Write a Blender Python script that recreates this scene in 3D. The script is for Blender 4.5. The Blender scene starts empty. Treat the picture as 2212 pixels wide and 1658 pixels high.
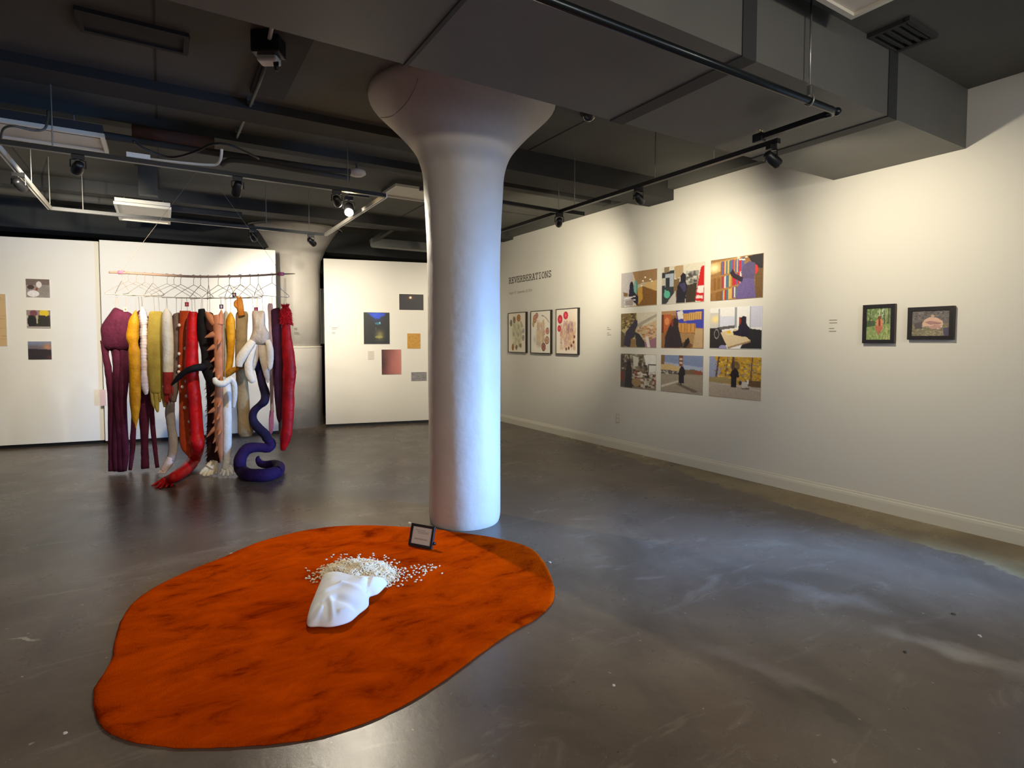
import bpy, bmesh, math, random
import numpy as np
from mathutils import Vector, Matrix

# ------------------------------------------------------------------ camera, world, light, exposure
SC = bpy.context.scene
COL = SC.collection
F_PX, CX, CY = 1220.0, 1106.0, 789.0          # focal length and principal point, for a 2212 x 1658 frame
YAW, PITCH, EYE = math.radians(31.7), math.radians(2.53), 1.45
cam_data = bpy.data.cameras.new('camera')
cam = bpy.data.objects.new('camera', cam_data)
COL.objects.link(cam)
cam_data.sensor_width = 36.0
cam_data.lens = 36.0 * F_PX / 2212.0
cam_data.shift_y = (CY - 829.0) / 2212.0
cam_data.clip_start, cam_data.clip_end = 0.05, 100
cam.location = (0, 0, EYE)
cam.rotation_euler = (math.pi / 2 - PITCH, 0, -YAW)
SC.camera = cam
CAM_R = cam.rotation_euler.to_matrix()
CAM_O = Vector((0, 0, EYE))
FWD = Vector((math.sin(YAW), math.cos(YAW), 0))     # horizontal viewing direction
RGT = Vector((math.cos(YAW), -math.sin(YAW), 0))
UP = Vector((0, 0, 1))

vs = SC.view_settings
SC.display_settings.display_device = 'sRGB'
vs.view_transform = 'Standard'
vs.look = 'None'
vs.exposure = 0.0
vs.gamma = 1.0
vs.use_curve_mapping = False

world = bpy.data.worlds.new('world')
SC.world = world
world.use_nodes = True
world.node_tree.nodes['Background'].inputs[0].default_value = (0.45, 0.65, 1.0, 1)
world.node_tree.nodes['Background'].inputs[1].default_value = 1.2

def area_light(name, loc, aim, sx, sy, power, color, spread=180):
    d = bpy.data.lights.new(name, 'AREA')
    d.shape, d.size, d.size_y, d.energy, d.color = 'RECTANGLE', sx, sy, power, color
    d.spread = math.radians(spread)
    o = bpy.data.objects.new(name, d)
    COL.objects.link(o)
    o.location = loc
    o.rotation_euler = (Vector(aim) - Vector(loc)).to_track_quat('-Z', 'Y').to_euler()
    return o

WALL_X = 5.15
CEIL_Z = 3.32
# daylight through the shop window in the right wall
area_light('daylight_side_window', (WALL_X + 0.35, 0.45, 0.95), (2.1, 4.1, 0.50), 1.2, 1.1, 106, (0.20, 0.45, 1.0), 54)
area_light('front_window_fill', (1.2, -4.05, 1.9), (1.2, 3.0, 1.4), 5.0, 2.4, 48, (1.0, 0.95, 0.88))  # warm-white fill light added at the opening behind the camera

# ------------------------------------------------------------------ pixel rays onto real planes
def ray(px, py):
    return CAM_R @ Vector(((px - CX) / F_PX, -(py - CY) / F_PX, -1.0))

def on_plane(px, py, p0, n):
    d = ray(px, py)
    return CAM_O + d * ((Vector(p0) - CAM_O).dot(n) / d.dot(n))

def at_z(px, py, z=0.0):
    return on_plane(px, py, (0, 0, z), UP)

def on_wall(px, py, off=0.0):
    return on_plane(px, py, (WALL_X - off, 0, 0), Vector((1, 0, 0)))

HANG = 6.1
def hang(px, py, v=0.0):
    """a point in the vertical plane in which the soft sculptures hang, v metres towards the visitor"""
    return on_plane(px, py, FWD * (HANG - v), FWD)

def at_depth(px, py, depth):
    return on_plane(px, py, FWD * depth, FWD)

# ------------------------------------------------------------------ materials
def lin(c):
    if isinstance(c, str):
        c = [int(c[i:i + 2], 16) for i in (1, 3, 5)]
    out = []
    for v in c[:3]:
        v = v / 255.0
        out.append(v / 12.92 if v <= 0.04045 else ((v + 0.055) / 1.055) ** 2.4)
    return out

def new_mat(name):
    m = bpy.data.materials.new(name)
    m.use_nodes = True
    nt = m.node_tree
    return m, nt, nt.nodes['Principled BSDF']

def mat(name, color, rough=0.6, metal=0.0, color2=None, scale=6.0, bump=0.0, bump_scale=60.0, detail=4.0, sheen=0.0,
        emit=0.0, coat=0.0, stretch=None):
    m, nt, b = new_mat(name)
    c = lin(color)
    b.inputs['Base Color'].default_value = (*c, 1)
    b.inputs['Roughness'].default_value = rough
    b.inputs['Metallic'].default_value = metal
    b.inputs['Sheen Weight'].default_value = sheen
    b.inputs['Coat Weight'].default_value = coat
    tc = nt.nodes.new('ShaderNodeTexCoord')
    src = tc.outputs['Object']
    if stretch:
        mp = nt.nodes.new('ShaderNodeMapping')
        mp.inputs['Scale'].default_value = stretch
        nt.links.new(src, mp.inputs['Vector'])
        src = mp.outputs['Vector']
    if color2:
        n = nt.nodes.new('ShaderNodeTexNoise')
        n.inputs['Scale'].default_value = scale
        n.inputs['Detail'].default_value = detail
        nt.links.new(src, n.inputs['Vector'])
        r = nt.nodes.new('ShaderNodeValToRGB')
        r.color_ramp.elements[0].position = 0.36
        r.color_ramp.elements[1].position = 0.64
        r.color_ramp.elements[0].color = (*c, 1)
        r.color_ramp.elements[1].color = (*lin(color2), 1)
        nt.links.new(n.outputs['Fac'], r.inputs['Fac'])
        nt.links.new(r.outputs['Color'], b.inputs['Base Color'])
    if bump:
        n = nt.nodes.new('ShaderNodeTexNoise')
        n.inputs['Scale'].default_value = bump_scale
        n.inputs['Detail'].default_value = 3.0
        nt.links.new(src, n.inputs['Vector'])
        bp = nt.nodes.new('ShaderNodeBump')
        bp.inputs['Strength'].default_value = bump
        bp.inputs['Distance'].default_value = 0.01
        nt.links.new(n.outputs['Fac'], bp.inputs['Height'])
        nt.links.new(bp.outputs['Normal'], b.inputs['Normal'])
    if emit:
        b.inputs['Emission Color'].default_value = (*c, 1)
        b.inputs['Emission Strength'].default_value = emit
    return m

def print_mat(name, rough=0.45):
    m, nt, b = new_mat(name)
    a = nt.nodes.new('ShaderNodeAttribute')
    a.attribute_name = 'Col'
    nt.links.new(a.outputs['Color'], b.inputs['Base Color'])
    b.inputs['Roughness'].default_value = rough
    return m

def floor_mat():
    m, nt, b = new_mat('stained_concrete')
    N, L = nt.nodes.new, nt.links.new
    tc = N('ShaderNodeTexCoord')
    def noise(scale, detail=6, rough=0.6, dist=0.0, stretch=None):
        n = N('ShaderNodeTexNoise')
        n.inputs['Scale'].default_value = scale
        n.inputs['Detail'].default_value = detail
        n.inputs['Roughness'].default_value = rough
        n.inputs['Distortion'].default_value = dist
        if stretch:
            mp = N('ShaderNodeMapping')
            mp.inputs['Scale'].default_value = stretch
            mp.inputs['Rotation'].default_value = (0, 0, 0.5)
            L(tc.outputs['Object'], mp.inputs['Vector'])
            L(mp.outputs['Vector'], n.inputs['Vector'])
        else:
            L(tc.outputs['Object'], n.inputs['Vector'])
        return n.outputs['Fac']
    def ramp(f, stops):
        r = N('ShaderNodeValToRGB')
        e = r.color_ramp.elements
        while len(e) < len(stops):
            e.new(0.5)
        for el, (p, c) in zip(e, stops):
            el.position = p
            el.color = (*(lin(c) if not isinstance(c, float) else (c, c, c)), 1)
        L(f, r.inputs['Fac'])
        return r.outputs['Color']
    def mix(f, a, c, mode='MIX'):
        x = N('ShaderNodeMix')
        x.data_type = 'RGBA'
        x.blend_type = mode
        if isinstance(f, float):
            x.inputs[0].default_value = f
        else:
            L(f, x.inputs[0])
        for sock, v in ((x.inputs[6], a), (x.inputs[7], c)):
            if isinstance(v, (str, tuple)):
                sock.default_value = (*lin(v), 1)
            else:
                L(v, sock)
        return x.outputs[2]
    base = ramp(noise(0.9, 8, 0.62, 0.6), [(0.30, '#51483f'), (0.47, '#665a4f'), (0.60, '#726659'), (0.74, '#8a7d6e')])
    red = mix(ramp(noise(0.55, 5, 0.6, 0.3), [(0.48, 0.0), (0.66, 0.55)]), base, '#58473f')
    streak = mix(ramp(noise(1.3, 8, 0.7, 1.2, (1.0, 3.2, 1.0)), [(0.56, 0.0), (0.74, 0.65)]), red, '#968c7e')
    dark = mix(ramp(noise(0.8, 6, 0.65, 0.8, (2.6, 1.0, 1.0)), [(0.22, 0.7), (0.5, 0.0)]), streak, '#453f3b')
    def capsule(p0, p1, w0, soft):
        q0, q1 = at_z(*p0), at_z(*p1)
        ln = (q1 - q0).length
        mp = N('ShaderNodeMapping')
        mp.vector_type = 'TEXTURE'
        mp.inputs['Location'].default_value = tuple((q0 + q1) / 2)
        mp.inputs['Rotation'].default_value = (0, 0, math.atan2(q1.y - q0.y, q1.x - q0.x))
        mp.inputs['Scale'].default_value = (ln / 2, w0, 1)
        wv = N('ShaderNodeTexNoise')
        wv.inputs['Scale'].default_value = 3.5
        wv.inputs['Detail'].default_value = 6
        L(tc.outputs['Object'], wv.inputs['Vector'])
        wm = N('ShaderNodeVectorMath'); wm.operation = 'MULTIPLY_ADD'
        L(wv.outputs['Color'], wm.inputs[0])
        wm.inputs[1].default_value = (0.5, 0.5, 0)
        ad = N('ShaderNodeVectorMath'); ad.operation = 'ADD'
        ad.inputs[1].default_value = (-0.25, -0.25, 0)
        L(tc.outputs['Object'], ad.inputs[0])
        L(ad.outputs[0], wm.inputs[2])
        L(wm.outputs[0], mp.inputs['Vector'])
        fl = N('ShaderNodeVectorMath'); fl.operation = 'MULTIPLY'
        fl.inputs[1].default_value = (1, 1, 0)
        L(mp.outputs['Vector'], fl.inputs[0])
        le = N('ShaderNodeVectorMath'); le.operation = 'LENGTH'
        L(fl.outputs[0], le.inputs[0])
        r = N('ShaderNodeMapRange'); r.clamp = True
        r.interpolation_type = 'SMOOTHSTEP'
        r.inputs[1].default_value, r.inputs[2].default_value = 1.2, 1.2 - soft
        r.inputs[3].default_value, r.inputs[4].default_value = 0.0, 1.0
        L(le.outputs['Value'], r.inputs[0])
        return r.outputs[0]
    def amount(f, k):
        x = N('ShaderNodeMath'); x.operation = 'MULTIPLY'
        L(f, x.inputs[0]); x.inputs[1].default_value = k
        return x.outputs[0]
    # stains of their own shape: a dark wheel mark and two pale worn patches at the right, a pale scrape at the left
    dark = mix(amount(capsule((1630, 1440), (1930, 1610), 0.05, 0.8), 0.6), dark, '#3c3833')
    dark = mix(amount(capsule((1900, 1365), (2240, 1450), 0.13, 1.1), 0.6), dark, '#b5ada0')
    dark = mix(amount(capsule((1650, 1250), (2000, 1345), 0.14, 1.1), 0.35), dark, '#a39b8f')
    dark = mix(amount(capsule((-20, 1396), (92, 1376), 0.012, 0.5), 0.8), dark, '#b0a690')
    dark = mix(amount(capsule((1520, 1390), (1800, 1500), 0.09, 1.0), 0.35), dark, '#9b948b')
    fleck = mix(ramp(noise(26.0, 2, 0.5), [(0.73, 0.0), (0.76, 0.6)]), dark, '#b9b2a6')
    # bare, unsealed strip of older concrete beside the right wall
    sep = N('ShaderNodeSeparateXYZ')
    L(tc.outputs['Object'], sep.inputs[0])
    def maths(op, a, c):
        x = N('ShaderNodeMath')
        x.operation = op
        for i, v in enumerate((a, c)):
            if isinstance(v, (int, float)):
                x.inputs[i].default_value = v
            else:
                L(v, x.inputs[i])
        return x.outputs[0]
    wob = maths('MULTIPLY', maths('SUBTRACT', noise(1.7, 5, 0.6), 0.5), 0.62)
    taper = maths('MULTIPLY', maths('SUBTRACT', sep.outputs['Y'], 1.2), 0.115)
    edge = maths('SUBTRACT', maths('ADD', sep.outputs['X'], wob), maths('ADD', taper, 4.42))
    f = maths('MULTIPLY', edge, 40.0)
    f.node.use_clamp = True
    strip = ramp(noise(1.6, 6, 0.6), [(0.35, '#6c5c40'), (0.5, '#84724f'), (0.68, '#978869')])
    col = mix(f, fleck, strip)
    L(col, b.inputs['Base Color'])
    rr = N('ShaderNodeMapRange')
    rr.inputs[3].default_value = 0.18
    rr.inputs[4].default_value = 0.40
    L(noise(2.1, 6, 0.6), rr.inputs[0])
    L(rr.outputs[0], b.inputs['Roughness'])
    bp = N('ShaderNodeBump')
    bp.inputs['Strength'].default_value = 0.22
    bp.inputs['Distance'].default_value = 0.004
    L(noise(24.0, 8, 0.7), bp.inputs['Height'])
    L(bp.outputs['Normal'], b.inputs['Normal'])
    b.inputs['Specular IOR Level'].default_value = 0.38
    return m

def rug_mat():
    m, nt, b = new_mat('rust_orange_pile')
    N, L = nt.nodes.new, nt.links.new
    tc = N('ShaderNodeTexCoord')
    mp = N('ShaderNodeMapping')
    mp.inputs['Rotation'].default_value = (0, 0, 0.25)
    mp.inputs['Scale'].default_value = (1.0, 1.9, 1.0)
    L(tc.outputs['Object'], mp.inputs['Vector'])
    n = N('ShaderNodeTexNoise')
    n.inputs['Scale'].default_value = 3.4
    n.inputs['Detail'].default_value = 8.0
    n.inputs['Roughness'].default_value = 0.68
    n.inputs['Distortion'].default_value = 0.5
    L(mp.outputs['Vector'], n.inputs['Vector'])
    r = N('ShaderNodeValToRGB')
    e = r.color_ramp.elements
    e[0].position, e[0].color = 0.34, (*lin('#802203'), 1)
    e[1].position, e[1].color = 0.64, (*lin('#c84803'), 1)
    x = e.new(0.46)
    x.color = (*lin('#b03c03'), 1)
    L(n.outputs['Fac'], r.inputs['Fac'])
    L(r.outputs['Color'], b.inputs['Base Color'])
    b.inputs['Roughness'].default_value = 0.95
    b.inputs['Specular IOR Level'].default_value = 0.0
    n2 = N('ShaderNodeTexNoise')
    n2.inputs['Scale'].default_value = 170.0
    L(tc.outputs['Object'], n2.inputs['Vector'])
    bp = N('ShaderNodeBump')
    bp.inputs['Strength'].default_value = 0.7
    bp.inputs['Distance'].default_value = 0.006
    L(n2.outputs['Fac'], bp.inputs['Height'])
    L(bp.outputs['Normal'], b.inputs['Normal'])
    return m

M_FLOOR, M_RUG = floor_mat(), rug_mat()
M_WALL = mat('warm_white_paint', '#dcd8cc', 0.75, bump=0.05, bump_scale=120)
M_PANEL = mat('partition_paint', '#e6e1d6', 0.7, bump=0.04, bump_scale=120)
M_BASE = mat('baseboard_paint', '#dcd6c4', 0.5)
M_CEIL = mat('charcoal_ceiling_paint', '#5f5e57', 0.85, color2='#56554e', scale=1.2, bump=0.15, bump_scale=30)
M_CEILDK = mat('dark_ceiling_paint', '#3a3936', 0.85, color2='#32312f', scale=2.0, bump=0.2, bump_scale=25)
M_DUCT = mat('charcoal_duct_paint', '#64635d', 0.6, color2='#5d5c57', scale=1.5)
M_SEAM = mat('duct_joint_paint', '#2c2d2d', 0.7)
M_DARKWALL = mat('black_wall_paint', '#2b2c2a', 0.85)
M_COLUMN = mat('plaster_white_paint', '#bfb8ae', 0.55, bump=0.5, bump_scale=11, color2='#b8b1a7', scale=3)
M_BLACK = mat('black_metal', '#141415', 0.4)
M_BLKPIPE = mat('dark_pipe_steel', '#2a2f33', 0.28, metal=0.7)
M_STEEL = mat('galvanised_steel', '#a8a8a2', 0.35, metal=0.8)
M_WHITEMETAL = mat('white_enamel', '#d6d0c0', 0.4)
M_DIFF = mat('troffer_diffuser', '#d3cabb', 0.5)
M_GREYPIPE = mat('painted_conduit', '#55554f', 0.55)
M_RUST = mat('terracotta_pipe', '#5c3a2c', 0.8, color2='#49352c')
M_LENS = mat('lamp_lens', '#ffdca0', 0.3, emit=6.0)
M_LENSHOT = mat('bright_lamp_lens', '#ffe2a6', 0.3, emit=160.0)
M_FRAME = mat('black_frame_wood', '#1d1817', 0.4, color2='#241d1b', scale=30)
M_PRINT = print_mat('photographic_print')
M_PAPER = print_mat('drawing_paper', 0.75)
M_INK = mat('vinyl_letter_ink', '#4f483e', 0.7)
M_FADED = mat('small_print_ink', '#8d8676', 0.7)
M_OUTLET = mat('outlet_plastic', '#c9c2b0', 0.4)
M_SACK = mat('white_cotton', '#eeeeee', 0.85, bump=0.15, bump_scale=25)
M_GRAIN = mat('ivory_seed', '#f2e6cc', 0.6, color2='#e6d4b2', scale=300)
M_WIRE = mat('bare_wire', '#8f8477', 0.5)
M_THREAD = mat('linen_thread', '#9c8a78', 0.8)
M_ROD = mat('peeled_wood_rod', '#9b7f68', 0.7, color2='#8a6a5c', scale=8, stretch=(8, 8, 8))
M_YARN = mat('pink_yarn', '#d0647a', 0.9)
M_CHIP = mat('white_chip', '#d2cdc4', 0.8)
M_GLASS = None

# ------------------------------------------------------------------ mesh helpers
class MB:
    def __init__(self):
        self.v, self.f, self.c = [], [], None

    def add(self, verts, faces):
        k = len(self.v)
        self.v += [tuple(p) for p in verts]
        self.f += [tuple(i + k for i in f) for f in faces]
        return self

    def box(self, c, sx, sy, sz, ax=None):
        c = Vector(c)
        X, Y, Z = ax if ax else (Vector((1, 0, 0)), Vector((0, 1, 0)), Vector((0, 0, 1)))
        p = [c + X * (a * sx / 2) + Y * (b * sy / 2) + Z * (d * sz / 2) for d in (-1, 1) for b in (-1, 1) for a in (-1, 1)]
        return self.add(p, [(0, 2, 3, 1), (4, 5, 7, 6), (0, 1, 5, 4), (2, 6, 7, 3), (0, 4, 6, 2), (1, 3, 7, 5)])

    def span(self, a, b):
        a, b = Vector(a), Vector(b)
        return self.box((a + b) / 2, abs(b.x - a.x), abs(b.y - a.y), abs(b.z - a.z))

    def tube(self, pts, radii, seg=10, ref=None, flat=1.0, lump=0.0, rnd=None, lump_n=1.0):
        pts = [Vector(p) for p in pts]
        n = len(pts)
        if isinstance(radii, (int, float)):
            radii = [radii] * n
        verts, faces = [], []
        prev = None
        for i, p in enumerate(pts):
            t = (pts[min(i + 1, n - 1)] - pts[max(i - 1, 0)])
            t = t.normalized() if t.length > 1e-9 else Vector((0, 0, 1))
            if ref is not None:
                w = Vector(ref)
                w = w - t * w.dot(t)
                if w.length < 1e-4:
                    w = prev or t.orthogonal()
                w.normalize()
            else:
                w = prev - t * prev.dot(t) if prev is not None else t.orthogonal()
                w.normalize()
            prev = w
            u = t.cross(w)
            for k in range(seg):
                a = 2 * math.pi * k / seg
                r = radii[i]
                if lump and rnd:
                    r *= 1 + lump * (rnd.random() - 0.5) * 2 * lump_n
                verts.append(p + u * (math.cos(a) * r) + w * (math.sin(a) * r * flat))
        for i in range(n - 1):
            for k in range(seg):
                a, b = i * seg + k, i * seg + (k + 1) % seg
                faces.append((a, b, b + seg, a + seg))
        k0 = len(verts)
        verts.append(pts[0])
        verts.append(pts[-1])
        for k in range(seg):
            faces.append((k0, (k + 1) % seg, k))
            o = (n - 1) * seg
            faces.append((k0 + 1, o + k, o + (k + 1) % seg))
        return self.add(verts, faces)

    def lathe(self, c, prof, seg=48, wob=None):
        c = Vector(c)
        verts, faces = [], []
        n = len(prof)
        for r, z in prof:
            for k in range(seg):
                a = 2 * math.pi * k / seg
                q = r * (wob(a, z) if wob else 1.0)
                verts.append(c + Vector((math.cos(a) * q, math.sin(a) * q, z)))
        for i in range(n - 1):
            for k in range(seg):
                a, b = i * seg + k, i * seg + (k + 1) % seg
                faces.append((a, b, b + seg, a + seg))
        faces.append(tuple(range(seg))[::-1])
        faces.append(tuple((n - 1) * seg + k for k in range(seg)))
        return self.add(verts, faces)

    def ball(self, c, rx, ry=None, rz=None, seg=10, rings=6, ax=None):
        ry, rz = ry or rx, rz or rx
        X, Y, Z = ax if ax else (Vector((1, 0, 0)), Vector((0, 1, 0)), Vector((0, 0, 1)))
        c = Vector(c)
        verts = [c - Z * rz]
        for i in range(1, rings):
            ph = -math.pi / 2 + math.pi * i / rings
            for k in range(seg):
                a = 2 * math.pi * k / seg
                verts.append(c + X * (rx * math.cos(ph) * math.cos(a)) + Y * (ry * math.cos(ph) * math.sin(a)) + Z * (rz * math.sin(ph)))
        verts.append(c + Z * rz)
        faces = [(0, 1 + (k + 1) % seg, 1 + k) for k in range(seg)]
        for i in range(rings - 2):
            for k in range(seg):
                a, b = 1 + i * seg + k, 1 + i * seg + (k + 1) % seg
                faces.append((a, b, b + seg, a + seg))
        o, e = 1 + (rings - 2) * seg, len(verts) - 1
        faces += [(e, o + k, o + (k + 1) % seg) for k in range(seg)]
        return self.add(verts, faces)

    def cone(self, a, b, r, seg=7):
        return self.tube([a, Vector(a).lerp(Vector(b), 0.5), b], [r, r * 0.55, r * 0.03], seg)

    def build(self, name, material, parent=None, smooth=False, bevel=0.0):
        me = bpy.data.meshes.new(name)
        off = parent_loc(parent)
        me.from_pydata([Vector(p) - off for p in self.v], [], self.f)
        me.materials.append(material)
        me.validate()
        if smooth:
            me.polygons.foreach_set('use_smooth', [True] * len(me.polygons))
        me.update()
        o = bpy.data.objects.new(name, me)
        COL.objects.link(o)
        if parent:
            o.parent = parent
        if bevel:
            md = o.modifiers.new('bevel', 'BEVEL')
            md.width, md.segments, md.limit_method = bevel, 2, 'ANGLE'
        return o

def parent_loc(p):
    off = Vector((0, 0, 0))
    while p:
        off += p.location
        p = p.parent
    return off

def thing(name, label, cat, loc, group=None):
    o = bpy.data.objects.new(name, None)
    COL.objects.link(o)
    o.empty_display_size = 0.1
    o.location = loc
    o['label'], o['category'] = label, cat
    if group:
        o['group'] = group
    return o

def tag(o, label, cat, group=None):
    o['label'], o['category'] = label, cat
    if group:
        o['group'] = group
    return o

def struct(o):
    o['kind'] = 'structure'
    return o

def recenter(o):
    """move a top-level mesh's origin to its base centre"""
    me = o.data
    n = len(me.vertices)
    co = np.empty(n * 3)
    me.vertices.foreach_get('co', co)
    co = co.reshape(-1, 3)
    c = (co.min(0) + co.max(0)) / 2
    c[2] = co[:, 2].min()
    co -= c
    me.vertices.foreach_set('co', co.ravel())
    me.update()
    o.location = Vector(c) + o.location
    return o

def copy_thing(root, loc, rot=None, label=None):
    c = root.copy()
    COL.objects.link(c)
    c.location = loc
    if rot is not None:
        c.rotation_euler = rot
    if label:
        c['label'] = label
    for ch in root.children:
        k = ch.copy()
        COL.objects.link(k)
        k.parent = c
    return c

def catmull(P, sub=5):
    """P: list of tuples of floats -> smoothly interpolated list"""
    P = np.array(P, dtype=float)
    n = len(P)
    out = []
    for i in range(n - 1):
        p0, p1, p2, p3 = P[max(i - 1, 0)], P[i], P[i + 1], P[min(i + 2, n - 1)]
        for k in range(sub):
            t = k / sub
            out.append(0.5 * ((2 * p1) + (-p0 + p2) * t + (2 * p0 - 5 * p1 + 4 * p2 - p3) * t * t + (-p0 + 3 * p1 - 3 * p2 + p3) * t ** 3))
    out.append(P[-1])
    return out

# ------------------------------------------------------------------ the room
mb = MB(); mb.span((-6.2, -4.2, -0.12), (WALL_X + 0.15, 12.6, 0)); struct(mb.build('floor', M_FLOOR))
mb = MB(); mb.span((-6.2, -4.2, CEIL_Z), (WALL_X + 0.15, 12.6, CEIL_Z + 0.15)); struct(mb.build('ceiling', M_CEIL))
# right wall, with the opening of the shop window beside the visitor (outside the frame)
W0, W1, WZ0, WZ1 = -0.35, 1.25, 0.25, 2.1
mb = MB()
for a, b in (((WALL_X, W1, 0), (WALL_X + 0.15, 12.6, CEIL_Z)), ((WALL_X, -4.2, 0), (WALL_X + 0.15, W0, CEIL_Z)),
             ((WALL_X, W0, 0), (WALL_X + 0.15, W1, WZ0)), ((WALL_X, W0, WZ1), (WALL_X + 0.15, W1, CEIL_Z))):
    mb.span(a, b)
struct(mb.build('wall_right', M_WALL))
mb = MB(); mb.span((-6.2, 12.6, 0), (WALL_X + 0.15, 12.75, CEIL_Z)); struct(mb.build('wall_back', M_DARKWALL))
mb = MB(); mb.span((-6.35, -4.2, 0), (-6.2, 12.6, CEIL_Z)); struct(mb.build('wall_left', M_WALL))
mb = MB()
for a, b in (((-6.2, -4.35, 0), (-1.4, -4.2, CEIL_Z)), ((3.8, -4.35, 0), (WALL_X + 0.15, -4.2, CEIL_Z)),
             ((-1.4, -4.35, 0), (3.8, -4.2, 0.6)), ((-1.4, -4.35, 3.0), (3.8, -4.2, CEIL_Z))):
    mb.span(a, b)
struct(mb.build('wall_front', M_WALL))
# moulded baseboard of the right wall
prof = [(0, 0), (0.018, 0), (0.018, 0.085), (0.014, 0.105), (0.007, 0.112), (0.006, 0.125), (0, 0.13)]
mb = MB()
ys = (W1 + 0.1, 12.6)
mb.add([(WALL_X - d, y, z) for y in ys for d, z in prof],
       [(i, i + 1, i + 1 + len(prof), i + len(prof)) for i in range(len(prof) - 1)] + [tuple(range(len(prof)))[::-1], tuple(range(len(prof), 2 * len(prof)))])
struct(mb.build('baseboard_right', M_BASE))

# window frames of the two openings behind the visitor
w1 = struct(MB().span((WALL_X + 0.02, W0, WZ0), (WALL_X + 0.10, W0 + 0.06, WZ1)).span((WALL_X + 0.02, W1 - 0.06, WZ0), (WALL_X + 0.10, W1, WZ1))
            .span((WALL_X + 0.02, W0, WZ0), (WALL_X + 0.10, W1, WZ0 + 0.06)).span((WALL_X + 0.02, W0, WZ1 - 0.06), (WALL_X + 0.10, W1, WZ1)).build('window_1', M_BLACK))
w2 = struct(MB().span((-1.4, -4.3, 0.6), (-1.34, -4.22, 3.0)).span((3.74, -4.3, 0.6), (3.8, -4.22, 3.0)).span((-1.4, -4.3, 0.6), (3.8, -4.22, 0.66))
            .span((-1.4, -4.3, 2.94), (3.8, -4.22, 3.0)).span((1.17, -4.3, 0.6), (1.23, -4.22, 3.0)).build('window_2', M_BLACK))

# ------------------------------------------------------------------ ceiling beams and ducts
# the wide duct that crosses the room in front of the near column
DZ, DY0, DY1 = 2.885, 1.87, 2.85
duct = thing('air_duct', 'wide charcoal rectangular duct crossing the ceiling to the right wall', 'duct', (2.0, 2.4, DZ))
seams = [-4.7, -3.25, -1.8, -0.35, 1.11, 2.57, 4.03, WALL_X]
for a, b in zip(seams[:-1], seams[1:]):
    MB().span((a + 0.012, DY0, DZ), (b - 0.012 if b < WALL_X else b, DY1, CEIL_Z)).build('duct_section', M_DUCT, duct)
for s in seams[1:-1]:
    w_ = 0.010 if s < 2 else 0.055
    MB().span((s - w_, DY0 - 0.006, DZ - 0.008), (s + w_, DY1 + 0.006, CEIL_Z)).build('joint_flange', M_SEAM, duct)

def beam(n, a, b, m=M_CEILDK):
    struct(MB().span(a, b).build('trim_%d' % n, m, None))

pB = at_z(217, 172, 3.25)
beam(1, (-6.2, pB.y, 3.25), (WALL_X if pB.y > 4.8 else 1.6, pB.y + 0.30, CEIL_Z))
beam(2, (2.85, 4.72, 3.10), (WALL_X, 5.12, CEIL_Z))
p = at_z(420, 290, 3.24)
beam(3, (-6.2, p.y, 3.24), (WALL_X, p.y + 0.14, CEIL_Z))
# dark dropped strip running away from the visitor, left of the near column
a, b = at_z(590, 60, 3.28), at_z(690, 66, 3.28)
beam(4, (a.x, DY1 + 0.02, 3.285), (b.x, 4.66, CEIL_Z))
# far drop beam, seen as the dark band above the partitions
beam(5, (-6.2, 9.95, 2.96), (WALL_X, 10.4, CEIL_Z), M_DARKWALL)
beam(6, (-6.2, 8.3, 3.18), (WALL_X, 8.62, CEIL_Z))
# strip along the top of the right wall
beam(7, (WALL_X - 0.10, DY1 + 0.02, CEIL_Z - 0.10), (WALL_X, 12.6, CEIL_Z), M_CEIL)
beam(8, (-6.2, 0.55, 3.18), (WALL_X, 0.95, CEIL_Z), M_DUCT)

# faint joints between ceiling boards
mb = MB()
for y in (3.55, 5.9, 7.1):
    mb.span((-6.2, y, CEIL_Z - 0.006), (WALL_X - 0.1, y + 0.02, CEIL_Z))
for x in (-3.6, -2.4, -1.2, 0.0, 3.1):
    mb.span((x, DY1 + 0.02, CEIL_Z - 0.005), (x + 0.007, 9.9, CEIL_Z - 0.0005))
struct(mb.build('trim_9', M_CEILDK))

# ------------------------------------------------------------------ columns
def column(name, label, c, prof, seg=56):
    t = thing(name, label, 'column', c)
    rnd = random.Random(3)
    ph = [rnd.uniform(0, 6.28) for _ in range(6)]
    def wob(a, z):
        return 1 + 0.006 * math.sin(3 * a + ph[0] + z) + 0.004 * math.sin(7 * a + ph[1] + 2.3 * z) + 0.003 * math.sin(5 * z + ph[2] + 2 * a)
    return t, wob

f0 = at_z(1000, 1148)
hd = Vector((f0.x, f0.y, 0)).normalized()
R1 = 0.287
C1 = f0 + hd * R1
C1 = at_depth(1004, 1140, C1.dot(FWD)); C1.z = 0
t, wob = column('column', 'white plastered round column with flared capital standing behind the orange rug', C1, None)
shaft = [(R1 * 0.955, 0), (R1 * 0.985, 0.03), (R1, 0.09)] + [(R1, 0.09 + i * 0.22) for i in range(1, 9)] + [(R1 * 1.01, 2.15), (R1 * 1.04, 2.40), (R1 * 1.08, 2.6)]
cap = [(R1 * 1.08, 2.6), (0.318, 2.73), (0.342, 2.83), (0.378, 2.91), (0.44, 2.99), (0.525, 3.08), (0.61, 3.16), (0.68, 3.225), (0.715, 3.265), (0.725, 3.295), (0.722, CEIL_Z)]
def dense(pr):
    q = catmull(pr, 4)
    return [(float(r), float(z)) for r, z in q]
MB().lathe(C1, dense(shaft + cap[1:]), 64, wob).build('shaft_and_capital', M_COLUMN, t, True)
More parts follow.
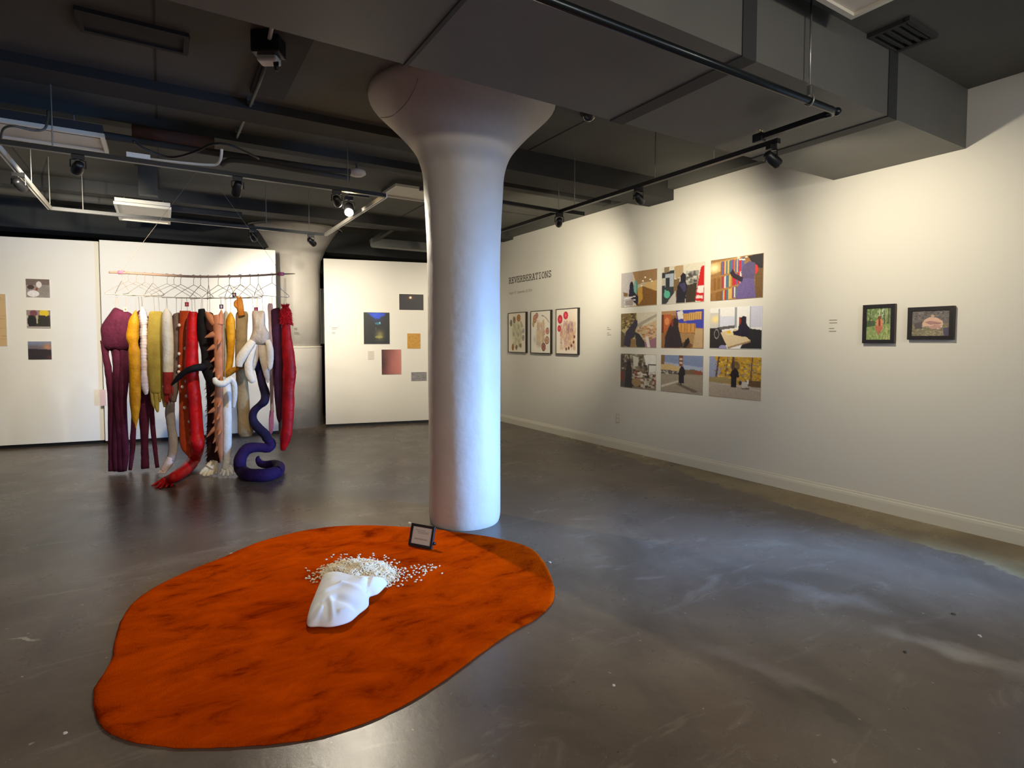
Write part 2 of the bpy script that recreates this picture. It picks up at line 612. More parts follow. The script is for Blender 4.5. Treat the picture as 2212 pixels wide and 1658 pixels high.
# hairline crack with a lifted lip of plaster on the capital, in a darker grey
crack = [(903, 168), (899, 185), (893, 198), (885, 212), (873, 228), (861, 240), (848, 250), (835, 254), (823, 254)]
def on_capital(px, py):
    d = ray(px, py)
    best = None
    for i in range(900):
        q = CAM_O + d * (2.8 + i * 0.003)
        r = math.hypot(q.x - C1.x, q.y - C1.y)
        for (ra, za), (rb, zb) in zip(cap[:-1], cap[1:]):
            if za <= q.z <= zb and r <= ra + (rb - ra) * (q.z - za) / (zb - za):
                return q - d * 0.004
    return None
cp = [q for q in (on_capital(*p) for p in crack) if q]
if len(cp) > 3:
    MB().tube(cp, 0.0028, 5).build('plaster_crack', mat('crack_grey', '#8f887e', 0.9), t)

C2 = at_z(648, 925) + FWD * 0.36
C2 = at_depth(645, 925, C2.dot(FWD)); C2.z = 0
dep2 = C2.dot(FWD)
k2 = dep2 / F_PX
R2 = 48.5 * k2
z2 = lambda y: EYE + (735 - y) * k2
t, wob2 = column('column', 'white flared column standing behind the hanging soft sculptures', C2, None)
MB().lathe(C2, [(R2 * 1.04, 0), (R2 * 1.04, z2(752)), (R2 * 1.02, z2(748))], 40, wob2).build('lower_cladding', M_COLUMN, t, True)
MB().lathe(C2, [(R2, z2(752)), (R2, z2(640)), (R2, z2(590)), (R2 * 1.05, z2(565)), (R2 * 1.22, z2(545)), (R2 * 1.5, z2(520)), (R2 * 1.75, z2(502)), (R2 * 1.95, z2(492)), (R2 * 2.0, min(z2(482), CEIL_Z - 0.03)), (R2 * 2.0, CEIL_Z)], 44, wob2).build('shaft', M_COLUMN, t, True)
MB().lathe(C2 + Vector((0, 0, z2(749))), [(R2 * 1.045, -0.012), (R2 * 1.06, 0), (R2 * 1.045, 0.012)], 40).build('cladding_band', M_BASE, t, True)

# ------------------------------------------------------------------ display partitions
def partition(label, bl, br, z0, z1, back=0.14, extra=None):
    a, b = at_z(*bl), at_z(*br)
    d = (b - a).normalized()
    n = Vector((-d.y, d.x, 0))
    if n.dot(FWD) < 0:
        n = -n
    t = thing('display_partition', label, 'partition', (a + b) / 2)
    L_ = (b - a).length
    ax = (d, n, UP)
    mid = (a + b) / 2 + n * (back / 2)
    MB().box(mid + UP * ((z0 + z1) / 2), L_, back, z1 - z0, ax).build('panel', M_PANEL, t, bevel=0.004)
    MB().box(mid + n * 0.015 + UP * (z0 / 2), L_ - 0.03, back - 0.06, z0, ax).build('plinth', M_BLACK, t)
    if extra:
        extra(t, a, b, d, n)
    return a, n, t

P1 = partition('white partition at the far left holding three small photographs', (-260, 985), (226, 958), 0.05, 2.82)
P2 = partition('white partition directly behind the hanging soft sculptures', (228, 960), (602, 937), 0.05, 2.83)
P3 = partition('white partition between the two columns holding five prints', (704, 923), (1010, 909), 0.05, 2.80)
def on_part(P, px, py, off=0.0):
    return on_plane(px, py, P[0] - P[1] * off, P[1])

# what shows in the gap between the far column and the right-hand partition
a = at_depth(690, 735, 11.3); b = at_depth(712, 735, 11.3)
t = thing('storage_cabinet', 'white cabinet box glimpsed in the gap beside the far column', 'cabinet', (a.x, a.y, 0))
z3 = lambda y: EYE + (735 - y) * 11.3 / F_PX
MB().box(((a + b) / 2).to_2d().to_3d() + UP * ((z3(742) + z3(625)) / 2), 0.4, 0.3, z3(625) - z3(742), (RGT, FWD, UP)).build('body', M_PANEL, t)
MB().box(((a + b) / 2).to_2d().to_3d() + UP * (z3(742) / 2), 0.34, 0.26, z3(742), (RGT, FWD, UP)).build('base', M_BLACK, t)

# ------------------------------------------------------------------ flat prints (coloured on a fine grid)
class Art:
    def __init__(self, nx, ny, base, seed=1):
        self.nx, self.ny = nx, ny
        self.u, self.v = np.meshgrid(np.linspace(0, 1, nx + 1), np.linspace(0, 1, ny + 1))
        self.a = np.zeros((ny + 1, nx + 1, 3)) + np.array(base, float)
        self.r = np.random.default_rng(seed)

    def p(self, pts, c, al=1.0):
        u, v = self.u, self.v
        ins = np.zeros(u.shape, bool)
        n = len(pts)
        for i in range(n):
            (x0, y0), (x1, y1) = pts[i], pts[(i + 1) % n]
            if y0 == y1:
                continue
            cond = ((y0 > v) != (y1 > v)) & (u < (x1 - x0) * (v - y0) / (y1 - y0) + x0)
            ins ^= cond
        self.a[ins] = self.a[ins] * (1 - al) + np.array(c, float) * al
        return self

    def box(self, x0, y0, x1, y1, c, al=1.0):
        return self.p([(x0, y0), (x1, y0), (x1, y1), (x0, y1)], c, al)

    def e(self, cx, cy, rx, ry, c, al=1.0, hole=0.0):
        d = ((self.u - cx) / rx) ** 2 + ((self.v - cy) / ry) ** 2
        m = (d <= 1) & (d >= hole * hole)
        self.a[m] = self.a[m] * (1 - al) + np.array(c, float) * al
        return self

    def grad(self, c0, c1, axis='v'):
        k = (self.v if axis == 'v' else self.u)[..., None]
        self.a = np.array(c0, float) * (1 - k) + np.array(c1, float) * k
        return self

    def glow(self, cx, cy, r, c, al=1.0):
        k = np.exp(-(((self.u - cx) / r) ** 2 + ((self.v - cy) / r) ** 2))[..., None] * al
        self.a = self.a * (1 - k) + np.array(c, float) * k
        return self

    def speck(self, x0, y0, x1, y1, cols, n, s=0.03, tall=1.0, al=0.9):
        for _ in range(n):
            cx, cy = self.r.uniform(x0, x1), self.r.uniform(y0, y1)
            c = cols[self.r.integers(len(cols))]
            w, h = s * self.r.uniform(0.5, 1.3), s * tall * self.r.uniform(0.5, 1.3)
            self.box(cx - w / 2, cy - h / 2, cx + w / 2, cy + h / 2, c, al)
        return self

    def grain(self, k):
        self.a += self.r.normal(0, k, self.a.shape[:2])[..., None]
        return self

def print_object(name, art, o, du, dv, dn, thick, material, parent=None):
    """o: top left corner, du/dv: full width and full height vectors, dn: unit normal out of the wall; o lies on the front"""
    nx, ny = art.nx, art.ny
    verts = []
    for j in range(ny + 1):
        for i in range(nx + 1):
            verts.append(o + du * (i / nx) + dv * (j / ny))
    faces = []
    w = nx + 1
    for j in range(ny):
        for i in range(nx):
            faces.append((j * w + i, (j + 1) * w + i, (j + 1) * w + i + 1, j * w + i + 1))
    col = np.clip(art.a, 0, 255).reshape(-1, 3) / 255.0
    col = np.where(col <= 0.04045, col / 12.92, ((col + 0.055) / 1.055) ** 2.4)
    k = len(verts)
    cs = [o, o + du, o + du + dv, o + dv]
    verts += cs + [q - dn * thick for q in cs]
    for i in range(4):
        j = (i + 1) % 4
        faces.append((k + i, k + j, k + 4 + j, k + 4 + i))
    faces.append((k + 4, k + 5, k + 6, k + 7))
    off = parent_loc(parent)
    me = bpy.data.meshes.new(name)
    me.from_pydata([Vector(q) - off for q in verts], [], faces)
    at = me.color_attributes.new('Col', 'FLOAT_COLOR', 'POINT')
    full = np.ones((len(verts), 4))
    full[:k, :3] = col
    full[k:, :3] = 0.5
    at.data.foreach_set('color', full.ravel())
    me.materials.append(material)
    me.update()
    ob = bpy.data.objects.new(name, me)
    COL.objects.link(ob)
    if parent:
        ob.parent = parent
    return ob

WN = Vector((-1, 0, 0))
def wall_rect(cs, off):
    """four picture corners (tl, tr, br, bl) on the right wall -> o, du, dv of an upright rectangle"""
    q = [on_wall(x, y, off) for x, y in cs]
    yl, yr = (q[0].y + q[3].y) / 2, (q[1].y + q[2].y) / 2
    zt, zb = (q[0].z + q[1].z) / 2, (q[2].z + q[3].z) / 2
    return Vector((WALL_X - off, yl, zt)), Vector((0, yr - yl, 0)), Vector((0, 0, zb - zt))

def zpx(lst, s, ox, oy):
    return [(x / s + ox, y / s + oy) for x, y in lst]

CLOAK, CLK2 = (38, 34, 46), (86, 74, 112)
arts = []
a = Art(80, 60, (196, 180, 150), 1)
a.p([(0, 0), (.34, 0), (.30, 1), (0, 1)], (178, 172, 172)).p([(.33, 0), (1, 0), (1, .36), (.62, .33), (.45, .40)], (158, 122, 84))
a.p([(.62, .40), (1, .30), (1, .62), (.70, .5)], (205, 170, 112)).p([(.45, .5), (.62, .44), (1, .62), (1, 1), (.45, 1)], (128, 88, 40))
a.p([(.48, .5), (.6, .45), (.62, .8), (.5, .95)], (196, 150, 60)).e(.42, .45, .06, .2, (98, 150, 140)).e(.40, .5, .03, .25, (120, 170, 160))
for x, y in ((.68, .2), (.62, .29), (.82, .27), (.86, .33), (.58, .42)):
    a.e(x, y, .03, .02, (255, 244, 214))
a.p([(.25, .36), (.31, .30), (.35, .36), (.37, .56), (.5, .74), (.48, .98), (.40, .9), (.22, .68)], (30, 26, 52)).e(.30, .35, .045, .07, (24, 20, 40))
a.p([(.06, .56), (.2, .6), (.2, .7), (.07, .68)], (120, 88, 54))
for y in (.74, .84, .96):
    a.p([(.10, y), (.42, y - .05), (.42, y - .02), (.10, y + .03)], (222, 216, 210))
a.p([(.12, .82), (.36, .78), (.34, .95), (.13, .96)], (150, 140, 136)).grain(5)
arts.append(a)
a = Art(80, 60, (214, 206, 186), 2)
a.p([(0, .15), (.3, .1), (.34, 1), (0, 1)], (52, 56, 60)).box(.08, .2, .3, .55, (170, 178, 186)).box(.1, .3, .2, .55, (46, 52, 58)).box(.0, .3, .08, .5, (200, 190, 170))
a.p([(.30, .02), (.52, 0), (.52, .3), (.34, .35)], (178, 152, 112)).p([(.06, 0), (.18, 0), (.18, .14), (.06, .16)], (140, 120, 92))
a.p([(.3, .36), (.44, .34), (.4, 1), (.3, 1)], (120, 96, 62)).e(.13, .74, .08, .1, (92, 176, 148)).p([(.06, .62), (.10, .6), (.12, .7), (.08, .72)], (92, 176, 148))
a.p([(.12, .98), (.34, .66), (.36, 1), (.1, 1)], (190, 186, 176)).p([(.58, .2), (.88, .2), (.84, .9), (.58, .9)], (150, 148, 138))
a.speck(.58, .2, .86, .62, [(210, 208, 196), (90, 86, 80), (170, 166, 150), (60, 56, 52)], 60, .07, 1.2, .7)
a.p([(.60, .55), (.84, .5), (.80, 1), (.58, 1)], (62, 52, 40))
a.p([(.46, .28), (.52, .20), (.58, .27), (.58, .42), (.62, .6), (.56, 1), (.36, 1), (.38, .55), (.46, .4)], CLOAK).p([(.42, .5), (.56, .46), (.60, .66), (.54, .72)], (64, 60, 92))
a.p([(.92, .12), (1, .08), (1, 1), (.80, .96), (.84, .62)], (196, 28, 30)).p([(.86, .6), (.99, .6), (.98, .78), (.84, .76)], (232, 220, 214)).p([(.83, .82), (.97, .85), (.97, .92), (.82, .9)], (224, 208, 200)).grain(5)
arts.append(a)
a = Art(96, 74, (150, 110, 64), 3)
a.p([(0, .08), (.6, 0), (.6, .18), (0, .36)], (186, 150, 92)).glow(.07, .2, .10, (255, 236, 178))
bk = [(188, 44, 48), (206, 200, 190), (88, 96, 150), (120, 84, 52), (206, 170, 96), (150, 60, 80), (226, 214, 196), (72, 110, 120), (168, 128, 70)]
for row, (y0, y1, k) in enumerate(((.08, .40, -.06), (.47, .76, -.16), (.82, 1.08, -.2))):
    x = 0.0 if row else .2
    while x < .66:
        w = a.r.uniform(.018, .04)
        s = k * x * 1.3
        c = bk[a.r.integers(len(bk))] if x > .2 else ((132, 92, 44), (150, 106, 56))[a.r.integers(2)]
        a.p([(x, y0 + s + a.r.uniform(0, .04)), (x + w, y0 + s), (x + w, y1 + s), (x, y1 + s)], c)
        x += w
    a.p([(0, y1 + .01), (.7, y1 + k * .9), (.7, y1 + k * .9 + .04), (0, y1 + .06)], (160, 118, 68))
a.p([(.72, .02), (1, 0), (1, .4), (.86, .3)], (40, 34, 40)).p([(.86, .3), (1, .34), (1, 1), (.86, 1)], (112, 82, 44)).speck(.55, .0, .75, .1, [(255, 240, 206)], 8, .05, .5)
a.e(.86, .34, .05, .11, (214, 54, 46)).p([(.60, .38), (.64, .22), (.75, .14), (.86, .20), (.86, .44), (.84, .6), (.66, .6)], (92, 80, 116))
a.p([(.50, 1), (.54, .70), (.64, .52), (.84, .56), (.88, 1)], (106, 90, 142)).p([(.38, .36), (.44, .28), (.50, .40), (.64, .5), (.62, .62), (.44, .48)], (50, 36, 48)).grain(5)
arts.append(a)
a = Art(80, 60, (186, 168, 124), 4)
a.p([(0, 0), (.45, 0), (.4, .3), (0, .5)], (120, 100, 58)).speck(0, 0, .42, .45, [(60, 50, 38), (190, 170, 112), (150, 128, 76), (90, 74, 44)], 60, .06, .6)
a.p([(.45, 0), (1, 0), (1, .4), (.5, .5)], (214, 204, 182)).p([(.44, .34), (1, .05), (1, .13), (.46, .44)], (170, 160, 142)).p([(.45, .50), (1, .22), (1, .8), (.75, 1), (.56, .7)], (206, 176, 140))
a.speck(.5, .38, 1, .8, [(196, 120, 84), (226, 210, 186), (176, 150, 96), (210, 160, 120), (120, 96, 66)], 90, .07, .6, .7)
a.p([(.40, .55), (.52, .6), (.80, 1), (.46, 1)], (46, 44, 48)).p([(.68, .86), (.84, .78), (1, .7), (1, 1), (.7, 1)], (156, 110, 128)).p([(.70, .7), (.78, .68), (.84, 1), (.76, 1)], (226, 218, 210))
a.p([(.0, .5), (.12, .6), (.1, 1), (0, 1)], (96, 78, 52)).p([(.28, .74), (.44, .76), (.44, 1), (.28, 1)], (150, 118, 70))
a.p([(.37, .26), (.42, .18), (.48, .22), (.48, .36), (.42, .5), (.40, .7), (.30, .76), (.28, 1), (.08, .96), (.14, .55)], (50, 44, 66)).grain(5)
arts.append(a)
a = Art(80, 60, (150, 100, 52), 5)
a.p([(.36, 0), (1, 0), (1, .5), (.62, .42), (.4, .3)], (62, 70, 170)).box(.0, .0, .36, .12, (176, 132, 96)).box(.0, .1, .06, .6, (110, 50, 30)).p([(.06, .1), (.24, .1), (.24, .42), (.06, .6)], (186, 94, 46)).e(.14, .28, .06, .10, (220, 140, 84))
a.p([(.38, .04), (.52, .0), (.54, .22), (.42, .24)], (226, 218, 208)).p([(.52, .10), (.96, .05), (.96, .25), (.54, .29)], (206, 160, 92)).p([(.42, .34), (.82, .36), (.82, .60), (.42, .58)], (198, 142, 74))
for i in range(9):
    a.box(.545 + i * .05, .1, .553 + i * .05, .28, (150, 96, 46)).box(.44 + i * .045, .36, .446 + i * .045, .58, (140, 84, 40))
a.p([(.42, .6), (.8, .62), (.78, .9), (.5, .9)], (166, 130, 86)).p([(.82, .5), (.98, .5), (.98, 1), (.76, 1)], (190, 160, 118)).p([(.52, .86), (.62, .80), (.76, .92), (.7, 1), (.5, 1)], (100, 72, 40))
a.p([(.26, .26), (.34, .18), (.42, .26), (.42, .44), (.46, .62), (.54, .98), (.08, 1), (.1, .7), (.18, .45)], (48, 38, 44)).e(.27, .32, .03, .1, (140, 60, 44))
a.p([(.58, .80), (.66, .72), (.70, .84), (.6, 1), (.54, .98)], (30, 26, 34)).grain(5)
arts.append(a)
a = Art(96, 74, (236, 234, 230), 6)
a.box(0, .12, .18, .5, (206, 202, 196)).glow(.12, .28, .09, (255, 226, 150)).box(.17, .02, .2, .5, (168, 170, 174)).box(.5, .0, .54, .5, (150, 154, 160)).box(.78, .0, .8, .56, (170, 172, 176)).p([(.8, .0), (1, 0), (1, .5), (.8, .5)], (206, 206, 224))
a.p([(.2, .2), (.5, .22), (.5, .44), (.2, .48)], (214, 216, 232)).p([(0, .5), (.22, .48), (.36, .9), (.2, 1), (0, 1)], (46, 40, 42)).p([(.18, .47), (.5, .43), (.5, .5), (.2, .54)], (96, 90, 92))
a.p([(.78, .52), (1, .56), (1, 1), (.6, 1)], (38, 38, 40)).e(.14, .64, .05, .12, (150, 150, 150), 1, .8)
a.p([(.22, .60), (.52, .52), (.80, .80), (.36, .96)], (220, 198, 160)).p([(.36, .96), (.80, .80), (.80, .84), (.37, 1)], (160, 130, 92)).e(.27, .98, .08, .07, (150, 146, 190))
a.e(.41, .63, .09, .045, (230, 214, 160)).e(.39, .60, .045, .035, (240, 190, 40)).box(.42, .53, .47, .6, (236, 230, 220))
a.p([(.59, .28), (.65, .22), (.71, .24), (.72, .42), (.78, .5), (.77, .72), (.60, .70), (.48, .66), (.46, .58), (.56, .56), (.58, .4)], (34, 28, 46)).e(.595, .33, .022, .09, (150, 52, 36)).grain(4)
arts.append(a)
a = Art(80, 60, (132, 118, 98), 7)
a.p([(0, 0), (.35, 0), (.3, 1), (0, 1)], (88, 78, 66)).speck(0, 0, .95, .5, [(70, 60, 52), (196, 186, 160), (110, 92, 70), (150, 138, 112), (56, 46, 40)], 130, .08, .9, .8)
a.p([(.36, .05), (.52, .1), (.5, .35), (.38, .38)], (206, 204, 190)).p([(.66, .02), (1, 0), (1, .4), (.72, .3)], (230, 228, 222)).p([(.8, .28), (1, .26), (1, .66), (.8, .6)], (222, 220, 214)).box(.78, .28, .81, .66, (70, 62, 56)).box(.8, .27, 1, .31, (80, 72, 64))
a.speck(.35, .5, 1, .95, [(226, 220, 206), (90, 60, 50), (190, 180, 156), (60, 52, 48), (150, 60, 50), (206, 196, 180)], 150, .07, .8, .85)
a.e(.46, .82, .13, .12, (160, 132, 92)).p([(.2, .24), (.26, .16), (.30, .26), (.33, .5), (.34, 1), (.12, 1), (.15, .5)], (42, 36, 40)).p([(.0, .5), (.1, .55), (.1, .8), (0, .8)], (130, 62, 50)).grain(6)
arts.append(a)
a = Art(80, 60, (150, 140, 120), 8)
a.p([(0, 0), (1, 0), (1, .4), (0, .4)], (128, 142, 178)).p([(0, .18), (1, .3), (1, .42), (0, .38)], (166, 176, 200)).p([(0, .0), (.1, .0), (.08, .3), (0, .3)], (128, 96, 60))
a.p([(0, .26), (.22, .24), (.52, .33), (.52, .46), (0, .5)], (204, 176, 122)).p([(.52, .38), (.8, .36), (1, .42), (1, .5), (.5, .5)], (120, 100, 76)).p([(.8, .4), (.95, .38), (.98, .48), (.8, .48)], (150, 76, 56))
a.p([(0, .40), (.6, .44), (.6, .52), (0, .50)], (84, 78, 76)).speck(0, .42, .5, .5, [(190, 186, 180), (60, 56, 58)], 24, .05, .6).p([(0, .52), (1, .52), (1, 1), (0, 1)], (158, 146, 128))
a.p([(0, .84), (.42, .68), (.46, .70), (.02, .90)], (206, 198, 180)).p([(.45, .74), (.9, .92), (.8, .97), (.38, .78)], (112, 100, 88)).box(.44, .0, .54, .3, (116, 74, 54)).box(.46, .08, .53, .13, (210, 190, 170)).box(.46, .18, .53, .22, (210, 190, 170)).box(.45, .24, .46, .34, (200, 150, 130)).box(.52, .24, .53, .34, (200, 150, 130))
a.p([(.46, .36), (.50, .29), (.55, .30), (.59, .40), (.6, .52), (.57, .52), (.57, .74), (.45, .74), (.45, .5), (.42, .54)], (34, 30, 36)).box(.48, .74, .51, .80, (40, 34, 34)).grain(5)
arts.append(a)
a = Art(96, 74, (190, 150, 70), 9)
a.p([(0, 0), (.16, 0), (.24, .4), (.1, .6), (0, .6)], (150, 158, 190)).p([(.1, 0), (1, 0), (1, .64), (.6, .62), (.24, .4)], (196, 152, 44))
a.speck(.14, 0, 1, .6, [(222, 176, 40), (176, 128, 34), (236, 198, 74), (140, 100, 36), (190, 160, 90), (150, 140, 140)], 260, .05, .8, .8)
for x, w, k in ((.12, .035, .06), (.44, .03, .02), (.50, .02, -.02), (.32, .015, .05), (.8, .02, .03)):
    a.p([(x + k, 0), (x + k + w, 0), (x + w, .56), (x, .56)], (92, 70, 58))
a.p([(0, .52), (.3, .5), (.5, .56), (.5, .64), (0, .66)], (158, 138, 92)).p([(.7, .56), (1, .54), (1, .72), (.7, .68)], (104, 78, 46)).p([(0, .64), (1, .70), (1, 1), (0, 1)], (178, 164, 148)).p([(0, .68), (.5, .7), (1, .80), (1, .76), (.5, .66)], (194, 182, 168))
a.e(.52, .22, .09, .12, (70, 54, 46), .6).p([(.46, .34), (.52, .26), (.58, .34), (.60, .48), (.55, .5), (.55, .74), (.44, .74), (.45, .5), (.41, .44)], (28, 24, 28))
a.e(.70, .64, .07, .06, (206, 200, 190)).e(.62, .62, .03, .05, (60, 54, 50)).e(.76, .58, .02, .05, (230, 226, 220)).box(.66, .68, .68, .76, (216, 210, 200)).box(.74, .68, .76, .75, (216, 210, 200)).p([(.64, .74), (.8, .72), (.78, .76), (.66, .77)], (110, 90, 76)).grain(6)
arts.append(a)

quads = [[(188, 314), (537, 268), (532, 625), (188, 640)], [(583, 262), (998, 205), (992, 587), (582, 616)], [(1058, 182), (1566, 118), (1558, 548), (1055, 578)],
         [(187, 703), (533, 683), (528, 1033), (187, 1027)], [(577, 684), (990, 660), (978, 1040), (577, 1035)], [(1047, 655), (1558, 627), (1545, 1050), (1045, 1038)],
         [(183, 1088), (528, 1098), (525, 1443), (180, 1410)], [(572, 1103), (980, 1112), (977, 1493), (570, 1452)], [(1038, 1118), (1545, 1132), (1537, 1548), (1035, 1500)]]
photo_labels = ['unframed photograph of a cloaked figure sitting in a brown lobby corridor', 'unframed photograph of a cloaked figure in a shop aisle with a red door',
                'unframed photograph of a purple hooded figure reaching to library bookshelves', 'unframed photograph of a cloaked figure bending over a supermarket display',
                'unframed photograph of a dark hooded figure before blue shelves of orange boxes', 'unframed photograph of a cloaked figure eating at a table by windows',
                'unframed photograph of a dark figure in a cluttered brown shop', 'unframed photograph of a black cloaked figure crossing a parking lot',
                'unframed photograph of a cloaked figure with a white dog under yellow trees']
# one regular grid: average the measured edges of each row and column
rects = [wall_rect(zpx(q, 4.48, 1300, 520), 0.006) for q in quads]
for i in range(9):
    r, c = divmod(i, 3)
    colm = [rects[c + 3 * k] for k in range(3)]
    rowm = [rects[3 * r + k] for k in range(3)]
    y0 = sum(q[0].y for q in colm) / 3
    y1 = sum((q[0] + q[1]).y for q in colm) / 3
    zt = sum(q[0].z for q in rowm) / 3
    zb = sum((q[0] + q[2]).z for q in rowm) / 3
    o = print_object('photograph', arts[i], Vector((WALL_X - 0.006, y0, zt)), Vector((0, y1 - y0, 0)), Vector((0, 0, zb - zt)), WN, 0.006, M_PRINT)
    recenter(tag(o, photo_labels[i], 'photograph', 'nine photographs in a grid on the right wall'))

def framed(name, label, group, o, du, dv, dn, depth, rail, art, material, mat_border=0.0, inset=0.006):
    """o = top left front corner of the frame (on its front plane)"""
    t = thing(name, label, 'picture', o + du / 2 + dv - dn * depth, group)
    eu, ev = du.normalized(), dv.normalized()
    W, H = du.length, dv.length
    c = o + du / 2 + dv / 2 - dn * (depth / 2)
    ax = (eu, dn, ev)
    for s, nm in ((-1, 'frame_rail'), (1, 'frame_rail')):
        MB().box(c + ev * (s * (H - rail) / 2), W, depth, rail, ax).build(nm, M_FRAME, t)
        MB().box(c + eu * (s * (W - rail) / 2), rail, depth, H - 2 * rail, ax).build('frame_stile', M_FRAME, t)
    pr = print_object('print', art, o + eu * rail + ev * rail - dn * inset, eu * (W - 2 * rail), ev * (H - 2 * rail), dn, depth - inset - 0.004, material, t)
    return t

# three framed botanical drawings
A1 = Art(66, 84, (238, 228, 206), 11)
A1.glow(.5, .45, .3, (196, 190, 158), .8).speck(.25, .28, .78, .86, [(176, 172, 140), (206, 202, 160), (226, 214, 170), (150, 150, 130), (222, 224, 160)], 150, .07, 1.3, .35)
for x, y, rx, ry, c, d in ((.15, .25, .075, .085, (146, 138, 118), (96, 92, 82)), (.34, .17, .08, .085, (158, 136, 108), (108, 86, 66)), (.60, .13, .11, .09, (190, 136, 74), (150, 92, 44)), (.86, .46, .06, .06, (190, 186, 176), (110, 112, 118)), (.86, .64, .065, .07, (178, 172, 160), (104, 104, 104)), (.26, .88, .07, .085, (176, 136, 84), (120, 84, 44)), (.47, .88, .065, .065, (158, 126, 92), (104, 74, 50)), (.70, .83, .055, .055, (158, 120, 88), (104, 70, 50))):
    A1.e(x, y, rx, ry, d).e(x, y, rx * .8, ry * .8, c).e(x, y, rx * .35, ry * .35, d, .6)
A1.p([(.68, .2), (.78, .24), (.86, .36), (.76, .38)], (186, 172, 140))
A2 = Art(66, 84, (240, 232, 214), 12)
A2.speck(.3, .25, .7, .8, [(206, 150, 122), (226, 190, 150), (190, 156, 140), (222, 206, 160), (196, 176, 170)], 130, .08, 1.4, .4).glow(.2, .68, .08, (190, 188, 186), .7).glow(.42, .7, .13, (220, 204, 150), .7).glow(.4, .8, .08, (180, 178, 176), .6)
for x, y, rx, ry, c, d in ((.2, .18, .1, .1, (206, 150, 112), (160, 104, 76)), (.30, .1, .08, .07, (196, 136, 122), (160, 104, 86)), (.12, .3, .05, .08, (196, 170, 110), (150, 120, 70)), (.85, .48, .085, .08, (214, 140, 120), (120, 84, 74)), (.83, .70, .105, .095, (206, 160, 130), (110, 74, 60)), (.66, .86, .11, .10, (176, 112, 96), (84, 52, 48))):
    A2.e(x, y, rx, ry, d).e(x, y, rx * .78, ry * .78, c).e(x, y, rx * .3, ry * .3, d, .5)
for i in range(12):
    t_ = i / 11
    A2.e(.56 + .36 * t_, .11 + .16 * t_ * t_, .018, .012, (120, 112, 116))
A3 = Art(70, 86, (240, 228, 210), 13)
A3.glow(.62, .5, .3, (206, 170, 130), .6).speck(.2, .3, .9, .9, [(196, 140, 130), (206, 160, 120), (170, 130, 140), (214, 180, 130), (226, 200, 160), (190, 120, 130)], 220, .06, 2.0, .35).speck(.45, .3, .8, .5, [(120, 100, 130), (150, 110, 130)], 40, .02, 4.0, .6)
for x, y, rx, ry in ((.18, .22, .115, .10), (.45, .14, .11, .09), (.14, .43, .08, .075)):
    A3.e(x, y, rx, ry, (176, 30, 50)).e(x, y, rx * .8, ry * .8, (216, 52, 72)).e(x, y, rx * .25, ry * .3, (240, 150, 150), .7)
for x, y in ((.86, .62), (.82, .74), (.72, .82), (.60, .88), (.48, .90)):
    A3.e(x, y, .04, .035, (120, 64, 50))
fq = [[(120, 795), (385, 778), (383, 1395), (120, 1385)], [(455, 768), (755, 755), (752, 1405), (455, 1395)], [(830, 745), (1162, 722), (1160, 1425), (830, 1412)]]
rr = [wall_rect(zpx(q, 6.908, 1080, 560), 0.04) for q in fq]
zt = sum(q[0].z for q in rr) / 3
zb = sum((q[0] + q[2]).z for q in rr) / 3
for (o, du, dv), art, lab in zip(rr, (A1, A2, A3), ('black framed botanical drawing with grey and ochre discs nearest the near column', 'black framed drawing with an arc of tiny marks and brown discs, middle of three', 'black framed drawing with three crimson discs at its upper left')):
    o.z = zt
    framed('framed_drawing', lab, 'three framed drawings under the wall title', o, du, Vector((0, 0, zb - zt)), WN, 0.04, 0.011, art, M_PAPER)

B1 = Art(70, 86, (120, 138, 84), 21)
B1.p([(0, 0), (1, 0), (1, .35), (0, .5)], (108, 128, 76)).glow(.62, .15, .2, (226, 232, 206), .8).speck(0, 0, .95, .5, [(92, 116, 62), (150, 168, 104), (70, 92, 50), (190, 204, 150)], 160, .06, 1.0, .6)
B1.p([(0, .4), (.35, .4), (.35, .6), (0, .62)], (72, 92, 60)).p([(0, .6), (1, .5), (1, 1), (0, 1)], (136, 154, 92)).speck(0, .6, 1, 1, [(166, 178, 112), (108, 132, 74), (196, 190, 130)], 130, .05, 1.6, .6)
for x in (.58, .73, .12, .88):
    B1.p([(x, 0), (x + .02, 0), (x + .03, .5), (x - .01, .5)], (78, 68, 52))
B1.e(.53, .31, .07, .06, (130, 76, 54)).p([(.40, .40), (.46, .36), (.62, .36), (.68, .42), (.66, .56), (.6, .62), (.46, .62), (.4, .55)], (214, 138, 104)).p([(.5, .36), (.57, .36), (.58, .66), (.5, .66)], (128, 66, 48)).p([(.34, .60), (.42, .56), (.66, .57), (.68, .64), (.56, .78), (.46, .78)], (186, 108, 84)).box(.46, .74, .52, .84, (178, 104, 82)).box(.55, .72, .58, .8, (150, 84, 66)).grain(5)
B2 = Art(96, 70, (112, 104, 100), 22)
B2.speck(0, 0, 1, .35, [(84, 80, 80), (140, 134, 130), (104, 98, 96), (70, 66, 66)], 150, .06, .8, .6).p([(0, .55), (1, .5), (1, 1), (0, 1)], (130, 122, 96)).speck(0, .6, 1, 1, [(156, 148, 112), (96, 90, 74), (190, 178, 150), (110, 104, 84)], 150, .06, .6, .6)
